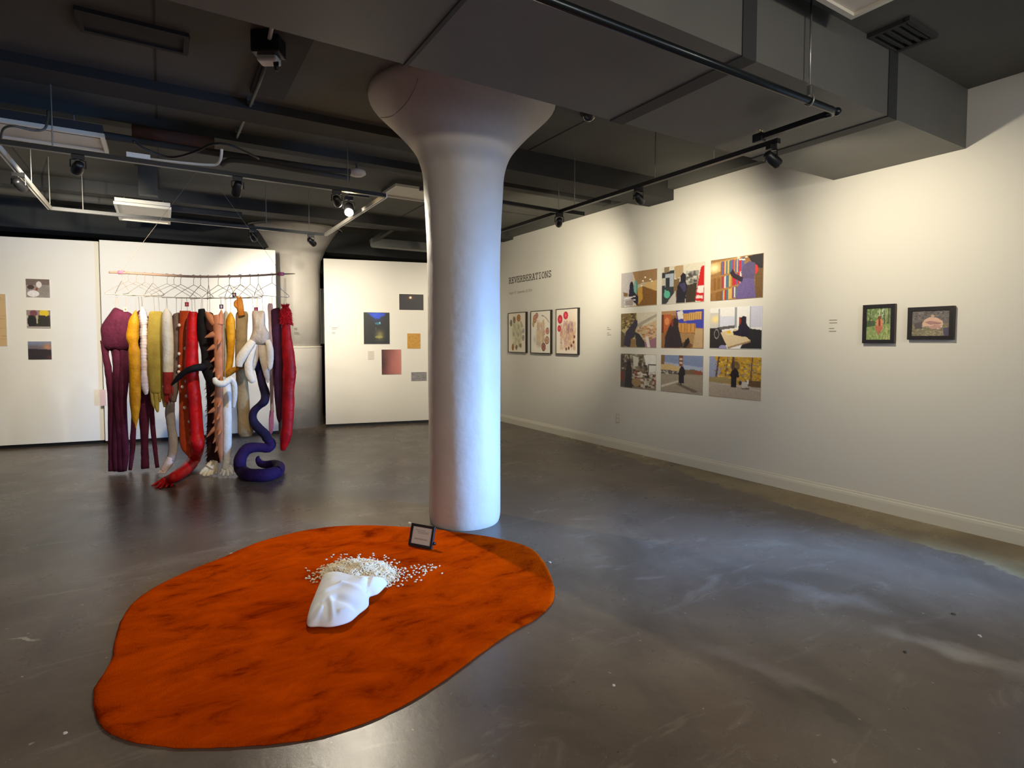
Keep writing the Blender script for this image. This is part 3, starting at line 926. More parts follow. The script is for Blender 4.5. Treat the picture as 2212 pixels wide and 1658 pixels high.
B2.p([(.06, .5), (.28, .42), (.28, .7), (.08, .72)], (88, 80, 80)).p([(.28, .52), (.34, .36), (.48, .26), (.66, .28), (.82, .42), (.84, .55), (.8, .66), (.55, .72), (.45, .62), (.30, .62)], (214, 176, 152)).p([(.34, .46), (.48, .40), (.78, .48), (.80, .54), (.5, .56)], (170, 128, 122)).p([(.44, .66), (.62, .56), (.82, .60), (.78, .70), (.56, .74)], (188, 146, 138)).e(.56, .22, .05, .06, (190, 162, 140)).e(.80, .64, .02, .02, (240, 226, 214)).e(.70, .72, .02, .02, (236, 222, 214)).p([(.84, .7), (1, .66), (1, 1), (.86, 1)], (82, 76, 96)).grain(6)
o, du, dv = wall_rect(zpx([(685, 213), (1070, 197), (1055, 676), (675, 663)], 5.53, 1740, 620), 0.032)
framed('framed_photograph', 'black framed upright photograph of a crouching figure in a green wood', 'two framed photographs on the right wall', o, du, dv, WN, 0.032, 0.03, B1, M_PRINT, inset=0.008)
o, du, dv = wall_rect(zpx([(1220, 242), (1775, 222), (1765, 632), (1213, 622)], 5.53, 1740, 620), 0.032)
framed('framed_photograph', 'black framed wide photograph of a pale curled figure on the ground', 'two framed photographs on the right wall', o, du, dv, WN, 0.032, 0.03, B2, M_PRINT, inset=0.008)

# prints on the partitions
def part_print(P, cs, art, label, name='photograph', group=None, thick=0.012):
    q = [on_part(P, x, y, thick) for x, y in cs]
    o = (q[0] * 1.0)
    d = Vector((-P[1].y, P[1].x, 0))
    if d.dot(RGT) < 0:
        d = -d
    w = ((q[1] - q[0]).dot(d) + (q[2] - q[3]).dot(d)) / 2
    h = ((q[0].z - q[3].z) + (q[1].z - q[2].z)) / 2
    o = (q[0] + q[3]) / 2
    o.z = (q[0].z + q[1].z) / 2
    ob = print_object(name, art, o, d * w, Vector((0, 0, -h)), -P[1], thick, M_PRINT)
    return recenter(tag(ob, label, 'drawing' if 'drawing' in name else 'photograph' if name == 'photograph' else 'print', group))

a = Art(40, 90, (206, 172, 124), 31)
a.speck(0, .05, .95, .95, [(150, 116, 80), (176, 140, 96)], 40, .3, .03, .5)
part_print(P1, [(-60, 632), (11, 636), (15, 744), (-56, 750)], a, 'brown kraft paper drawing cut off by the left edge of the view', 'paper_drawing')
a = Art(50, 40, (150, 138, 132), 32)
a.p([(0, 0), (1, 0), (1, .3), (0, .35)], (112, 96, 88)).e(.7, .6, .3, .3, (140, 132, 124)).e(.3, .8, .25, .18, (226, 222, 220)).e(.55, .3, .12, .18, (222, 212, 206)).e(.2, .45, .15, .12, (70, 52, 50)).e(.45, .55, .05, .08, (150, 60, 50)).grain(8)
part_print(P1, [(56, 602), (107, 603), (107, 643), (56, 641)], a, 'small photograph of pale bowls, top of three on the left partition', group='three small photographs on the left partition')
a = Art(50, 40, (60, 52, 44), 33)
a.box(0, 0, 1, .3, (150, 130, 120)).e(.75, .15, .2, .2, (222, 190, 40)).e(.3, .2, .16, .22, (120, 70, 80)).box(.0, .3, .08, .9, (190, 180, 172)).box(.4, .3, .5, .75, (176, 168, 140)).e(.22, .62, .2, .34, (34, 32, 32)).e(.7, .62, .24, .34, (50, 46, 38)).box(.0, .92, 1, 1, (180, 170, 160)).grain(6)
part_print(P1, [(57, 669.5), (108, 670), (109, 709), (58, 708)], a, 'small photograph of dark jars with a yellow lid, middle of three', group='three small photographs on the left partition')
a = Art(50, 40, (60, 52, 52), 34)
a.grad((132, 138, 162), (40, 34, 36)).p([(0, .22), (.6, .26), (1, .2), (1, .36), (0, .4)], (110, 98, 104)).glow(.85, .32, .2, (206, 140, 96), .8).p([(0, .4), (1, .46), (1, 1), (0, 1)], (48, 40, 44)).glow(.95, .9, .15, (110, 60, 50), .6).grain(4)
part_print(P1, [(60, 737), (111, 737), (111, 776), (61, 776)], a, 'small photograph of a dusk horizon, lowest of three on the left partition', group='three small photographs on the left partition')
g3 = 'prints scattered on the partition between the columns'
a = Art(60, 72, (22, 24, 26), 35)
a.p([(.15, .02), (.85, .02), (.8, .1), (.66, .14), (.6, .2), (.42, .18), (.3, .12)], (28, 62, 190)).glow(.5, .05, .2, (44, 84, 220), .7).e(.55, .35, .12, .04, (50, 120, 150), .8).e(.62, .33, .03, .03, (120, 190, 220)).glow(.62, .72, .16, (150, 140, 70), .8).e(.58, .78, .16, .04, (170, 164, 90), .6).e(.47, .52, .03, .06, (60, 60, 66)).grain(5)
part_print(P3, [(785.5, 674), (841, 675), (842, 743), (786, 742)], a, 'large night photograph with a deep blue sky patch', group=g3)
a = Art(60, 40, (24, 18, 20), 36)
a.glow(.46, .22, .14, (110, 60, 40), .7).e(.46, .22, .05, .08, (236, 190, 150)).e(.46, .22, .03, .05, (255, 236, 214)).grain(2)
part_print(P3, [(862.5, 634.5), (914.5, 636), (914.5, 669.5), (862.5, 668.5)], a, 'black photograph with a single glowing orange moon', group=g3)
a = Art(40, 46, (196, 142, 44), 37)
a.speck(0, 0, 1, 1, [(206, 156, 60), (176, 122, 34), (190, 140, 50)], 120, .12, .6, .5)
part_print(P3, [(880, 719.5), (908, 720), (908, 752.5), (880, 752)], a, 'small mustard yellow print near the near column', 'colour_print', g3)
a = Art(50, 60, (160, 90, 80), 38)
a.grad((70, 30, 30), (206, 130, 118), 'u').glow(.05, .55, .25, (40, 20, 22), .8).glow(.7, .7, .5, (196, 116, 104), .6).grain(4)
part_print(P3, [(824.5, 754.5), (866.5, 754.5), (866.5, 808), (824.5, 808)], a, 'dusky red gradient print, lowest large one on its partition', 'colour_print', g3)
a = Art(50, 30, (138, 134, 134), 39)
a.speck(0, 0, 1, 1, [(112, 108, 110), (160, 156, 154), (126, 122, 122)], 120, .14, .4, .6)
part_print(P3, [(888.5, 803), (921.5, 803.5), (921.5, 822), (888.5, 821.5)], a, 'small grey photograph beside the near column', group=g3)
a = Art(20, 20, (206, 196, 184), 40)
part_print(P3, [(795, 758), (808, 758), (808, 776), (795, 776)], a, 'faint beige paper square left of the red gradient print', 'colour_print', g3, 0.006)
a = Art(24, 30, (214, 178, 166), 41)
part_print(P2, [(215, 842), (228.5, 841), (228.5, 876), (216, 876)], a, 'pale pink paper scrap at the left edge of the partition behind the sculptures', 'paper_scrap', None, 0.006)

# ------------------------------------------------------------------ lettering on the right wall
GLYPH = {
 'R': [[(0, 0), (.42, 0)], [(.18, 0), (.18, 1)], [(.03, 1), (.58, 1), (.78, .9), (.8, .68), (.62, .53), (.18, .53)], [(.5, .53), (.62, .4), (.78, 0), (1, 0)]],
 'E': [[(.04, 0), (.88, 0), (.88, .26)], [(.2, 0), (.2, 1)], [(.04, 1), (.84, 1), (.84, .78)], [(.2, .53), (.6, .53)], [(.6, .65), (.6, .41)]],
 'V': [[(.12, 1), (.5, 0), (.88, 1)], [(0, 1), (.32, 1)], [(.68, 1), (1, 1)]],
 'B': [[(.2, 0), (.2, 1)], [(.04, 1), (.6, 1), (.78, .9), (.78, .66), (.6, .54), (.2, .54)], [(.6, .54), (.86, .42), (.88, .14), (.66, 0), (.04, 0)]],
 'A': [[(.12, 0), (.46, 1), (.54, 1), (.88, 0)], [(.26, 1), (.5, 1)], [(.25, .36), (.75, .36)], [(0, 0), (.32, 0)], [(.68, 0), (1, 0)]],
 'T': [[(.5, 0), (.5, 1)], [(.08, .74), (.08, 1), (.92, 1), (.92, .74)], [(.3, 0), (.7, 0)]],
 'I': [[(.5, 0), (.5, 1)], [(.18, 1), (.82, 1)], [(.18, 0), (.82, 0)]],
 'O': [[(.5 + .4 * math.cos(i * math.pi / 8), .5 + .5 * math.sin(i * math.pi / 8)) for i in range(17)]],
 'N': [[(.16, 0), (.16, 1), (.82, 0), (.82, 1)], [(0, 1), (.2, 1)], [(.64, 1), (1, 1)], [(0, 0), (.34, 0)]],
 'S': [[(.8, 1), (.8, .78)], [(.8, .84), (.62, 1), (.36, 1), (.18, .87), (.2, .66), (.48, .54), (.8, .42), (.84, .16), (.62, 0), (.36, 0), (.16, .18)], [(.16, 0), (.16, .26)]],
}
def stroke_letter(ch, o, eu, ev, w, h, sw, depth, name, m, parent):
    mb = MB()
    n = WN
    for pl in GLYPH[ch]:
        for (x0, y0), (x1, y1) in zip(pl[:-1], pl[1:]):
            a, b = o + eu * (x0 * w) + ev * (y0 * h), o + eu * (x1 * w) + ev * (y1 * h)
            d = (b - a).normalized()
            s = d.cross(n)
            mb.box((a + b) / 2 + n * (depth / 2), (b - a).length + sw * 0.9, sw, depth, (d, s, n))
    return mb.build(name, m, parent)

tl, bl, br, tr = on_wall(1099.5, 599), on_wall(1099.5, 611.4), on_wall(1192, 598.2), on_wall(1192, 585.5)
H = ((tl.z - bl.z) + (tr.z - br.z)) / 2
z0 = (bl.z + br.z) / 2
adv = (br.y - bl.y) / 14.0
t = thing('title_lettering', 'dark slab serif lettering reading REVERBERATIONS on the right wall', 'lettering', (WALL_X, (bl.y + br.y) / 2, z0))
eu = Vector((0, -1, 0))
for i, ch in enumerate('REVERBERATIONS'):
    stroke_letter(ch, Vector((WALL_X, bl.y + adv * i, z0)), eu, UP, abs(adv) * 0.88, H, 0.011, 0.003, 'letter', M_INK, t)

def text_mesh(s, o, width, height, m, name, parent=None):
    cu = bpy.data.curves.new(name, 'FONT')
    cu.body = s
    cu.size = 1.0
    tmp = bpy.data.objects.new(name, cu)
    COL.objects.link(tmp)
    dg = bpy.context.evaluated_depsgraph_get()
    me = bpy.data.meshes.new_from_object(tmp.evaluated_get(dg))
    bpy.data.objects.remove(tmp)
    co = np.array([v.co[:] for v in me.vertices])
    mn, mx = co.min(0), co.max(0)
    off = parent_loc(parent)
    for v in me.vertices:
        x = (v.co.x - mn[0]) / (mx[0] - mn[0]) * width
        y = (v.co.y - mn[1]) / (mx[1] - mn[1]) * height
        v.co = o + Vector((-0.002, -x, y)) - off
    me.materials.clear()
    me.materials.append(m)
    ob = bpy.data.objects.new(name, me)
    COL.objects.link(ob)
    if parent:
        ob.parent = parent
    return ob

bl, br = on_wall(1099.5, 636.5), on_wall(1149.5, 631.5)
t = thing('date_lettering', 'small faded date line on the right wall below the title', 'lettering', (WALL_X, (bl.y + br.y) / 2, bl.z))
text_mesh('August 10 - September 28, 2024', Vector((WALL_X, bl.y, (bl.z + br.z) / 2)), abs(br.y - bl.y), 0.055, M_FADED, 'date_text', t)['kind'] = 'stuff'

def wall_label(label, c, eu, n, w, h):
    """tiny illegible caption: rows of faint ink"""
    t = thing('caption_label', label, 'label', c)
    rnd = random.Random(int(c.y * 1000))
    for k in range(5):
        ww = w * rnd.uniform(0.45, 1.0)
        if k == 2:
            continue
        MB().box(c - eu * ((w - ww) / 2) + UP * (h * (0.5 - k / 4)) + n * 0.001, ww, 0.002, h * 0.07, (eu, n, UP)).build('text_line', M_FADED, t)
    return t
c = on_wall(1802, 703); wall_label('faint caption label left of the two framed photographs', c, eu, WN, 0.09, 0.10)
c = on_wall(1316, 715); wall_label('faint caption label left of the grid of nine photographs', c, eu, WN, 0.08, 0.10)
c = on_part(P3, 724, 714, 0.0); dP3 = Vector((P3[1].y, -P3[1].x, 0)); wall_label('faint caption label left of the night photograph', c, dP3, -P3[1], 0.10, 0.10)
hd2 = (CAM_O - C2).to_2d().to_3d().normalized()
c = at_depth(641, 714, dep2 - R2); wall_label('faint caption label on the far column', c, RGT, -FWD, 0.09, 0.09)

# electrical outlet
c = on_wall(1335, 903)
t = thing('electrical_outlet', 'ivory electrical outlet low on the right wall under the photographs', 'outlet', c)
MB().box(c + WN * 0.003, 0.006, 0.075, 0.12).build('cover_plate', M_OUTLET, t, bevel=0.002)
for s in (-1, 1):
    MB().box(c + WN * 0.007 + UP * (0.027 * s), 0.004, 0.034, 0.03).build('socket', M_BASE, t)

# ------------------------------------------------------------------ rug, sack, seeds, sign
rug_px = [(205, 1500), (209, 1530), (225, 1563), (262, 1586), (320, 1600), (400, 1607), (500, 1605), (600, 1598), (700, 1581), (800, 1549), (880, 1511), (960, 1463), (1030, 1411), (1100, 1363),
          (1155, 1333), (1188, 1302), (1195, 1275), (1188, 1242), (1170, 1208), (1150, 1187), (1115, 1172), (1050, 1158), (985, 1149), (930, 1142), (850, 1137), (780, 1135), (700, 1139), (620, 1154), (550, 1174), (480, 1204), (400, 1236), (330, 1271), (286, 1304), (263, 1340), (250, 1385), (244, 1420), (225, 1453), (208, 1480)]
RUG_T = 0.018
outline = [at_z(x, y, 0.012) for x, y in rug_px]
closed = [tuple(p) for p in outline]
sm = catmull([closed[-1]] + closed + [closed[0], closed[1]], 4)
sm = [Vector(p) for p in sm[4:-4]][:len(closed) * 4]
cen = sum(sm, Vector()) / len(sm)
mb = MB()
rings = [(1.004, 0.0), (1.006, 0.006), (1.0, 0.014), (0.988, RUG_T)]
rnd = random.Random(5)
for s in (0.94, 0.85, 0.75, 0.64, 0.52, 0.40, 0.28, 0.16, 0.06):
    rings.append((s, RUG_T))
n = len(sm)
verts = []
for j, (s, z) in enumerate(rings):
    for i, q in enumerate(sm):
        d = q - cen
        fray = 1 + (rnd.uniform(-0.0025, 0.0025) if j < 3 else 0)
        x, y = cen.x + d.x * s * fray, cen.y + d.y * s * fray
        zz = z
        if j >= 3:
            zz += 0.0022 * math.sin(5.2 * x + 1.3 * math.sin(3 * y)) + 0.0018 * math.sin(7.1 * y + x * 2) - 0.004 * math.exp(-((x - cen.x - 0.45 + 0.3 * y - 0.6) / 0.015) ** 2)
        verts.append((x, y, zz))
faces = []
for j in range(len(rings) - 1):
    for i in range(n):
        a, b = j * n + i, j * n + (i + 1) % n
        faces.append((a, b, b + n, a + n))
faces.append(tuple((len(rings) - 1) * n + i for i in range(n)))
faces.append(tuple(range(n))[::-1])
mb.add(verts, faces)
recenter(tag(mb.build('rug', M_RUG, None, True), 'large blob shaped rust orange rug with cut pile lying on the concrete floor', 'rug'))

# white sack: an inflated outline with folds
sack_px = [(664, 1337), (690, 1339), (712, 1340), (735, 1336), (757, 1328), (775, 1313), (795, 1296), (798, 1277), (816, 1270), (829, 1258), (836, 1249), (822, 1248), (800, 1247), (778, 1249), (756, 1243), (735, 1236), (715, 1235), (698, 1240), (688, 1258), (678, 1282), (667, 1310)]
S0 = RUG_T + 0.002
so = [at_z(x, y, S0 + 0.045) for x, y in sack_px]
ss = catmull([tuple(so[-1])] + [tuple(p) for p in so] + [tuple(so[0]), tuple(so[1])], 6)
ss = [Vector(p) for p in ss[6:-6]][:len(so) * 6]
sc_ = at_z(735, 1288, S0 + 0.04)
NR = 36
creases = [((700, 1290), (738, 1277), 0.010, 0.022), ((738, 1277), (788, 1284), 0.010, 0.022), ((727, 1304), (768, 1308), -0.020, 0.026), ((713, 1304), (720, 1338), 0.006, 0.010),
           ((704, 1310), (709, 1337), -0.010, 0.014), ((735, 1322), (764, 1314), 0.010, 0.010), ((670, 1327), (692, 1312), -0.008, 0.010), ((678, 1334), (697, 1318), 0.008, 0.010),
           ((797, 1256), (790, 1275), -0.016, 0.014), ((745, 1250), (785, 1262), 0.006, 0.014), ((716, 1262), (760, 1258), 0.005, 0.02)]
cr = [(at_z(*p, S0 + 0.06), at_z(*q, S0 + 0.06), am, sg) for p, q, am, sg in creases]
def sack_h(x, y, s):
    h = 0.100 * (1 - s ** 3.0) ** 0.62
    p = Vector((x, y, 0))
    f = 0.0
    for a, b, am, sg in cr:
        ab = (b - a).to_2d()
        t_ = max(0, min(1, (p - a).to_2d().dot(ab) / ab.length_squared))
        d = ((p - a).to_2d() - ab * t_).length
        f += am * math.exp(-(d / sg) ** 2)
    f *= min(1.0, (1 - s) * 7 + 0.1)
    return max(0.003, h + f + 0.002 * math.sin(40 * x + 25 * y) * (1 - s))
verts, faces = [], []
m_ = len(ss)
for side in (1, -1):
    for j in range(NR + 1):
        s = 1 - j / NR
        for q in ss:
            d = q - sc_
            x, y = sc_.x + d.x * s, sc_.y + d.y * s
            if side == 1:
                # the body sags on to the rug at its edge
                z = S0 + 0.028 * (1 - (1 - s) ** 0.5) * 0.6 + sack_h(x, y, s)
            else:
                z = S0 + 0.012 * s ** 3
            verts.append((x, y, z))
k = (NR + 1) * m_
for side in (0, 1):
    for j in range(NR):
        for i in range(m_):
            a, b = side * k + j * m_ + i, side * k + j * m_ + (i + 1) % m_
            faces.append((a, b, b + m_, a + m_) if side == 0 else (a, a + m_, b + m_, b))
for i in range(m_):
    j = (i + 1) % m_
    faces.append((i, k + i, k + j, j))
recenter(tag(MB().add(verts, faces).build('cotton_sack', M_SACK, None, True), 'crumpled white cotton sack lying on the orange rug, spilling seeds', 'sack'))

def seed_mesh():
    return MB().ball((0, 0, 0), 0.0095, 0.0050, 0.0042, 6, 4)
# the heap
rnd = random.Random(11)
heap = MB()
# solid low mound under the seeds
hc = at_z(775, 1240, S0)
def heap_h(px, py):
    q = ((px - 775) / 82.0) ** 2 + ((py - 1242) / 34.0) ** 2
    return 0.055 * max(0.0, 1 - q) ** 1.1 * (1 + 0.25 * math.sin(px * 0.11) * math.cos(py * 0.21))
def heap_point(px, py):
    p = at_z(px, py, S0)
    p.z = S0 + heap_h(px, py)
    return p
hr = [(1.0 - j / 7.0) for j in range(8)]
hv, hf = [], []
for s in hr:
    for k in range(28):
        a = 2 * math.pi * k / 28
        p = heap_point(775 + 80 * s * math.cos(a), 1242 + 33 * s * math.sin(a))
        hv.append((p.x, p.y, p.z - 0.002))
for j in range(7):
    for k in range(28):
        a, b = j * 28 + k, j * 28 + (k + 1) % 28
        hf.append((a, b, b + 28, a + 28))
heap.add(hv, hf)
def seed_into(mbx, p, rnd):
    a = rnd.uniform(0, math.pi)
    X = Vector((math.cos(a), math.sin(a), rnd.uniform(-0.35, 0.35))).normalized()
    Y = UP.cross(X).normalized()
    mbx.ball(p, 0.0095 * rnd.uniform(0.8, 1.25), 0.0050, 0.0042, 6, 4, (X, Y, X.cross(Y)))
cnt = 0
while cnt < 2000:
    a, s = rnd.uniform(0, 6.283), math.sqrt(rnd.random()) * rnd.choice((0.9, 1.0, 1.0, 1.12))
    px, py = 775 + 80 * s * math.cos(a), 1242 + 33 * s * math.sin(a)
    p = heap_point(px, py)
    seed_into(heap, p + UP * rnd.uniform(0.001, 0.006), rnd)
    cnt += 1
o = heap.build('seed_heap', M_GRAIN, None, True)
o['kind'] = 'stuff'
recenter(tag(o, 'heap of ivory seeds spilled from the white sack', 'seeds'))
# the strays, one by one
first = seed_mesh().build('stray_seed', M_GRAIN, None, True)
tag(first, 'single ivory seed strayed from the heap on the orange rug', 'seed', 'stray seeds around the heap')
spots = []
def stray(cx, cy, sx, sy, n_):
    for _ in range(n_):
        spots.append((rnd.gauss(cx, sx), rnd.gauss(cy, sy)))
stray(672, 1243, 10, 6, 22); stray(700, 1226, 14, 6, 22); stray(760, 1208, 28, 6, 40); stray(808, 1210, 18, 7, 26)
stray(850, 1225, 14, 7, 20); stray(880, 1238, 18, 8, 34); stray(912, 1229, 14, 6, 34); stray(935, 1227, 8, 4, 8); stray(866, 1262, 14, 4, 4); stray(676, 1252, 6, 4, 8)
first_used = False
for px, py in spots:
    if ((px - 775) / 78.0) ** 2 + ((py - 1242) / 32.0) ** 2 < 1:
        continue
    q = at_z(px, py, RUG_T + 0.006)
    o = first if not first_used else first.copy()
    if first_used:
        COL.objects.link(o)
    first_used = True
    o.location = q
    o.rotation_euler = (0, 0, rnd.uniform(0, 3.14))

# framed text card standing at the far rim of the rug
b0, b1 = at_z(881.5, 1178, RUG_T), at_z(932, 1188, RUG_T)
eu2 = (b1 - b0).normalized()
nb = Vector((eu2.y, -eu2.x, 0))
if nb.dot(FWD) > 0:
    nb = -nb
lean = math.radians(17)
ev2 = (UP * math.cos(lean) - nb * math.sin(lean))
nn = eu2.cross(ev2)
if nn.dot(nb) < 0:
    nn = -nn
Wc, Hc = (b1 - b0).length, 0.152
t = thing('sign_frame', 'small black frame with a white text card standing on the rug', 'sign', (b0 + b1) / 2)
ax = (eu2, nn, ev2)
cc = (b0 + b1) / 2 + ev2 * (Hc / 2) - nn * 0.006 + UP * 0.004
rl = 0.019
for s in (-1, 1):
    MB().box(cc + ev2 * (s * (Hc - rl) / 2), Wc, 0.016, rl, ax).build('frame_rail', M_FRAME, t, bevel=0.002)
    MB().box(cc + eu2 * (s * (Wc - rl) / 2), rl, 0.016, Hc - 2 * rl, ax).build('frame_stile', M_FRAME, t, bevel=0.002)
card = MB().box(cc - nn * 0.001, Wc - 2 * rl + 0.004, 0.006, Hc - 2 * rl + 0.004, ax).build('card', mat('card_paper', '#d8d0c4', 0.7), t)
for y, x0, w in ((0.036, -0.35, 0.50), (0.026, -0.26, 0.62), (0.017, -0.22, 0.52), (-0.020, -0.36, 0.70), (-0.026, -0.36, 0.66)):
    ww = (Wc - 2 * rl) * w
    MB().box(cc + nn * 0.0026 + ev2 * y + eu2 * ((Wc - 2 * rl) * x0 + ww / 2), ww, 0.0012, 0.0026, ax).build('text_line', M_FADED, card)
sp = cc - ev2 * 0.02
foot = (b0 + b1) / 2 - nb * 0.085 + eu2 * 0.03
MB().box(((sp + eu2 * 0.03) + foot) / 2, 0.035, 0.006, ((sp + eu2 * 0.03) - foot).length, (eu2, (((sp + eu2 * 0.03) - foot).normalized()).cross(eu2), ((sp + eu2 * 0.03) - foot).normalized())).build('easel_strut', M_FRAME, t)
kp = (b0 + b1) / 2 + eu2 * (Wc / 2 + 0.004) + ev2 * 0.045 - nn * 0.012
MB().tube([kp - eu2 * 0.012, kp + eu2 * 0.010], 0.011, 10).build('hinge_knob', M_BLACK, t, True)

# chips and scraps on the floor
def chip(px, py, w, label, m=M_CHIP):
    q = at_z(px, py)
    rnd = random.Random(px)
    k = rnd.randint(6, 8)
    d = FWD.dot(q) / F_PX * w
    ang = rnd.uniform(0, 3)
    E = Vector((math.cos(ang), math.sin(ang), 0))
    G = Vector((-E.y, E.x, 0))
    pts = [(E * math.cos(2 * math.pi * i / k) * d * 0.5 * rnd.uniform(.7, 1.2) + G * math.sin(2 * math.pi * i / k) * d * 0.5 * rnd.uniform(.5, 1)) for i in range(k)]
    vs_ = [q + p for p in pts] + [q + p * 0.8 + UP * 0.004 for p in pts]
    fs = [(i, (i + 1) % k, k + (i + 1) % k, k + i) for i in range(k)] + [tuple(range(k, 2 * k)), tuple(range(k))[::-1]]
    recenter(tag(MB().add(vs_, fs).build('floor_chip', m), label, 'chip'))
chip(141, 1583, 11, 'white plaster chip on the concrete left of the rug', M_CHIP)
chip(500, 1195, 9, 'white plaster chip at the far left rim of the rug')
chip(885, 1129, 12, 'pale plaster chip just behind the framed sign')
chip(1188, 1214, 10, 'white plaster chip right of the rug near its far end')
chip(1326, 1480, 9, 'white plaster chip on the concrete in front of the rug, right of it')
chip(2116, 1373, 12, 'bright white chip on the concrete at the far right')
chip(1955, 1408, 10, 'dark pebble on the pale stain of the concrete', M_BLACK)
chip(2060, 1326, 11, 'dark pebble nearest the bright white chip', M_BLACK)
chip(778, 1115, 6, 'tiny white chip beyond the rug, left of the near column')

# ------------------------------------------------------------------ hanging soft sculptures
KH = HANG / F_PX
def path(P, sub=5):
    out = catmull([(p[0], p[1], p[2], (p[3] if len(p) > 3 else 0.0)) for p in P], sub)
    pts = [hang(q[0], q[1], q[3]) for q in out]
    return pts, [max(0.0015, q[2] * KH) for q in out]

def limb(mb, P, flat=0.75, lump=0.05, seg=14, rnd=None, sub=5, rib=False):
    pts, rad = path(P, sub)
    rnd = rnd or random.Random(int(P[0][0] * 7))
    # lumps that vary along the limb, like seams and stuffing
    ph = rnd.uniform(0, 6)
    k_ = 1.9 if rib else 0.62
    rad = [r * (1 + lump * (1 if rib else 0.6) * math.sin(i * k_ + ph) + lump * 0.3 * (rnd.random() - 0.5)) for i, r in enumerate(rad)]
    pts = [Vector((p.x, p.y, max(p.z, 0.0))) for p in pts]
    mb.tube(pts, rad, seg, ref=-FWD, flat=flat, lump=lump * 0.5, rnd=rnd)
    return mb

def floor_clamp(mb, z=0.003):
    mb.v = [(x, y, max(zz, z)) for x, y, zz in mb.v]
    return mb

FAB = {}
def fab(name, c, c2=None, rough=0.85, sheen=0.08, bump=0.6, bs=40):
    if name not in FAB:
        FAB[name] = mat(name, c, rough, color2=c2, scale=9, bump=bump, bump_scale=bs, sheen=0.0)
        FAB[name].node_tree.nodes['Principled BSDF'].inputs['Specular IOR Level'].default_value = 0.25
    return FAB[name]

SG = 'soft sculptures hanging in a row from the rod'
def sculpture(name, label, top, bar_y=641, threads=((0, 0),), v=0.0):
    """top = (px, py) of the highest point; threads = px offsets at sculpture and at the hanger bar"""
    t = thing(name, label, 'sculpture', hang(top[0], top[1], v), SG)
    for dx, dtop in threads:
        MB().tube([hang(top[0] + dx, top[1] + 3, v), hang(top[0] + dtop, bar_y, v * 0.3)], 0.0022, 5).build('thread', M_THREAD, t)
    return t

def part(t, name, m, *limbs, flat=0.75, lump=0.05, seg=14, label=None, fl=False, rib=False):
    mb = MB()
    for P in limbs:
        limb(mb, P, flat, lump, seg, rib=rib)
    if fl:
        floor_clamp(mb)
    o = mb.build(name, m, t, True)
    if label:
        o['label'] = label
    return o

def pillow(t, name, m, out, v, thick, c=None, sub=3, rings=7, fold=0.0):
    q = [(x, y) for x, y in out]
    sm_ = catmull([q[-1]] + q + [q[0], q[1]], sub)[sub:-sub][:len(q) * sub]
    c = c or (sum(p[0] for p in q) / len(q), sum(p[1] for p in q) / len(q))
    n = len(sm_)
    vv, ff = [], []
    for side in (1, -1):
        for j in range(rings + 1):
            k = 1 - j / rings
            for i, p in enumerate(sm_):
                x, y = c[0] + (p[0] - c[0]) * k, c[1] + (p[1] - c[1]) * k
                d = thick * (1 - k ** 2.5) ** 0.6 + fold * (1 - k) * math.sin(x * 0.55 + y * 0.1)
                vv.append(hang(x, y, v + side * max(0.001, d)))
    o_ = (rings + 1) * n
    for s_ in (0, 1):
        for j in range(rings):
            for i in range(n):
                a, b = s_ * o_ + j * n + i, s_ * o_ + j * n + (i + 1) % n
                ff.append((a, b, b + n, a + n) if s_ else (a, a + n, b + n, b))
    for i in range(n):
        j = (i + 1) % n
        ff.append((i, j, o_ + j, o_ + i))
    return MB().add(vv, ff).build(name, m, t, True)

BURG = fab('burgundy_knit', '#571a31', '#481328')
t = sculpture('jellyfish_coat', 'burgundy shouldered knit form with long strands, leftmost in the row', (250, 664), threads=((-2, 0), (8, 3)))
pillow(t, 'body', BURG, [(249, 664), (258, 667), (268, 671), (279, 674), (286, 681), (287, 700), (286, 725), (284, 748), (276, 757), (262, 758), (248, 756), (234, 757), (222, 748), (219, 730), (217, 712), (219, 703), (227, 690), (236, 678), (243, 668)], 0.02, 0.07, (253, 715), fold=0.006)
for P in ([(226, 735, 8), (228, 765, 7), (234, 800, 7), (238, 850, 6), (240, 930, 6), (239, 980, 5), (239, 1017, 5)],
          [(243, 752, 4), (247, 790, 3.5), (249, 840, 5), (251, 900, 7), (250, 980, 7), (253, 1017, 8)],
          [(253, 745, 8), (255, 800, 10), (256, 870, 9), (260, 950, 8), (262, 1018, 7)],
          [(270, 740, 11), (268, 790, 9), (264, 850, 9), (268, 930, 8), (271, 980, 7), (268, 1016, 6)],
          [(277, 735, 7), (276, 780, 6), (270, 830, 7), (264, 900, 7), (262, 960, 7), (258, 1013, 6)]):
    part(t, 'strand', BURG, P, lump=0.12)

t = sculpture('burgundy_streamers', 'second burgundy knit form with three strands, behind the gold horn', (305, 668), v=-0.12, threads=((-3, -6), (3, 0)))
part(t, 'body', BURG, [(305, 668, 2, -.12), (305, 678, 12, -.12), (306, 700, 20, -.12), (308, 740, 20, -.12), (310, 780, 18, -.12)], flat=0.35)
for P in ([(292, 760, 6, -.12), (291, 850, 6, -.12), (288, 930, 6, -.12), (285, 980, 5, -.12), (281, 1015, 4, -.1)],
          [(309, 770, 11, -.12), (310, 850, 11, -.12), (312, 930, 9, -.12), (313, 980, 8, -.12), (314, 1012, 8, -.1)],
          [(322, 770, 8, -.12), (326, 850, 6, -.12), (330, 920, 5, -.12), (335, 970, 5, -.12), (340, 1010, 4, -.1)]):
    part(t, 'strand', BURG, P, lump=0.12)

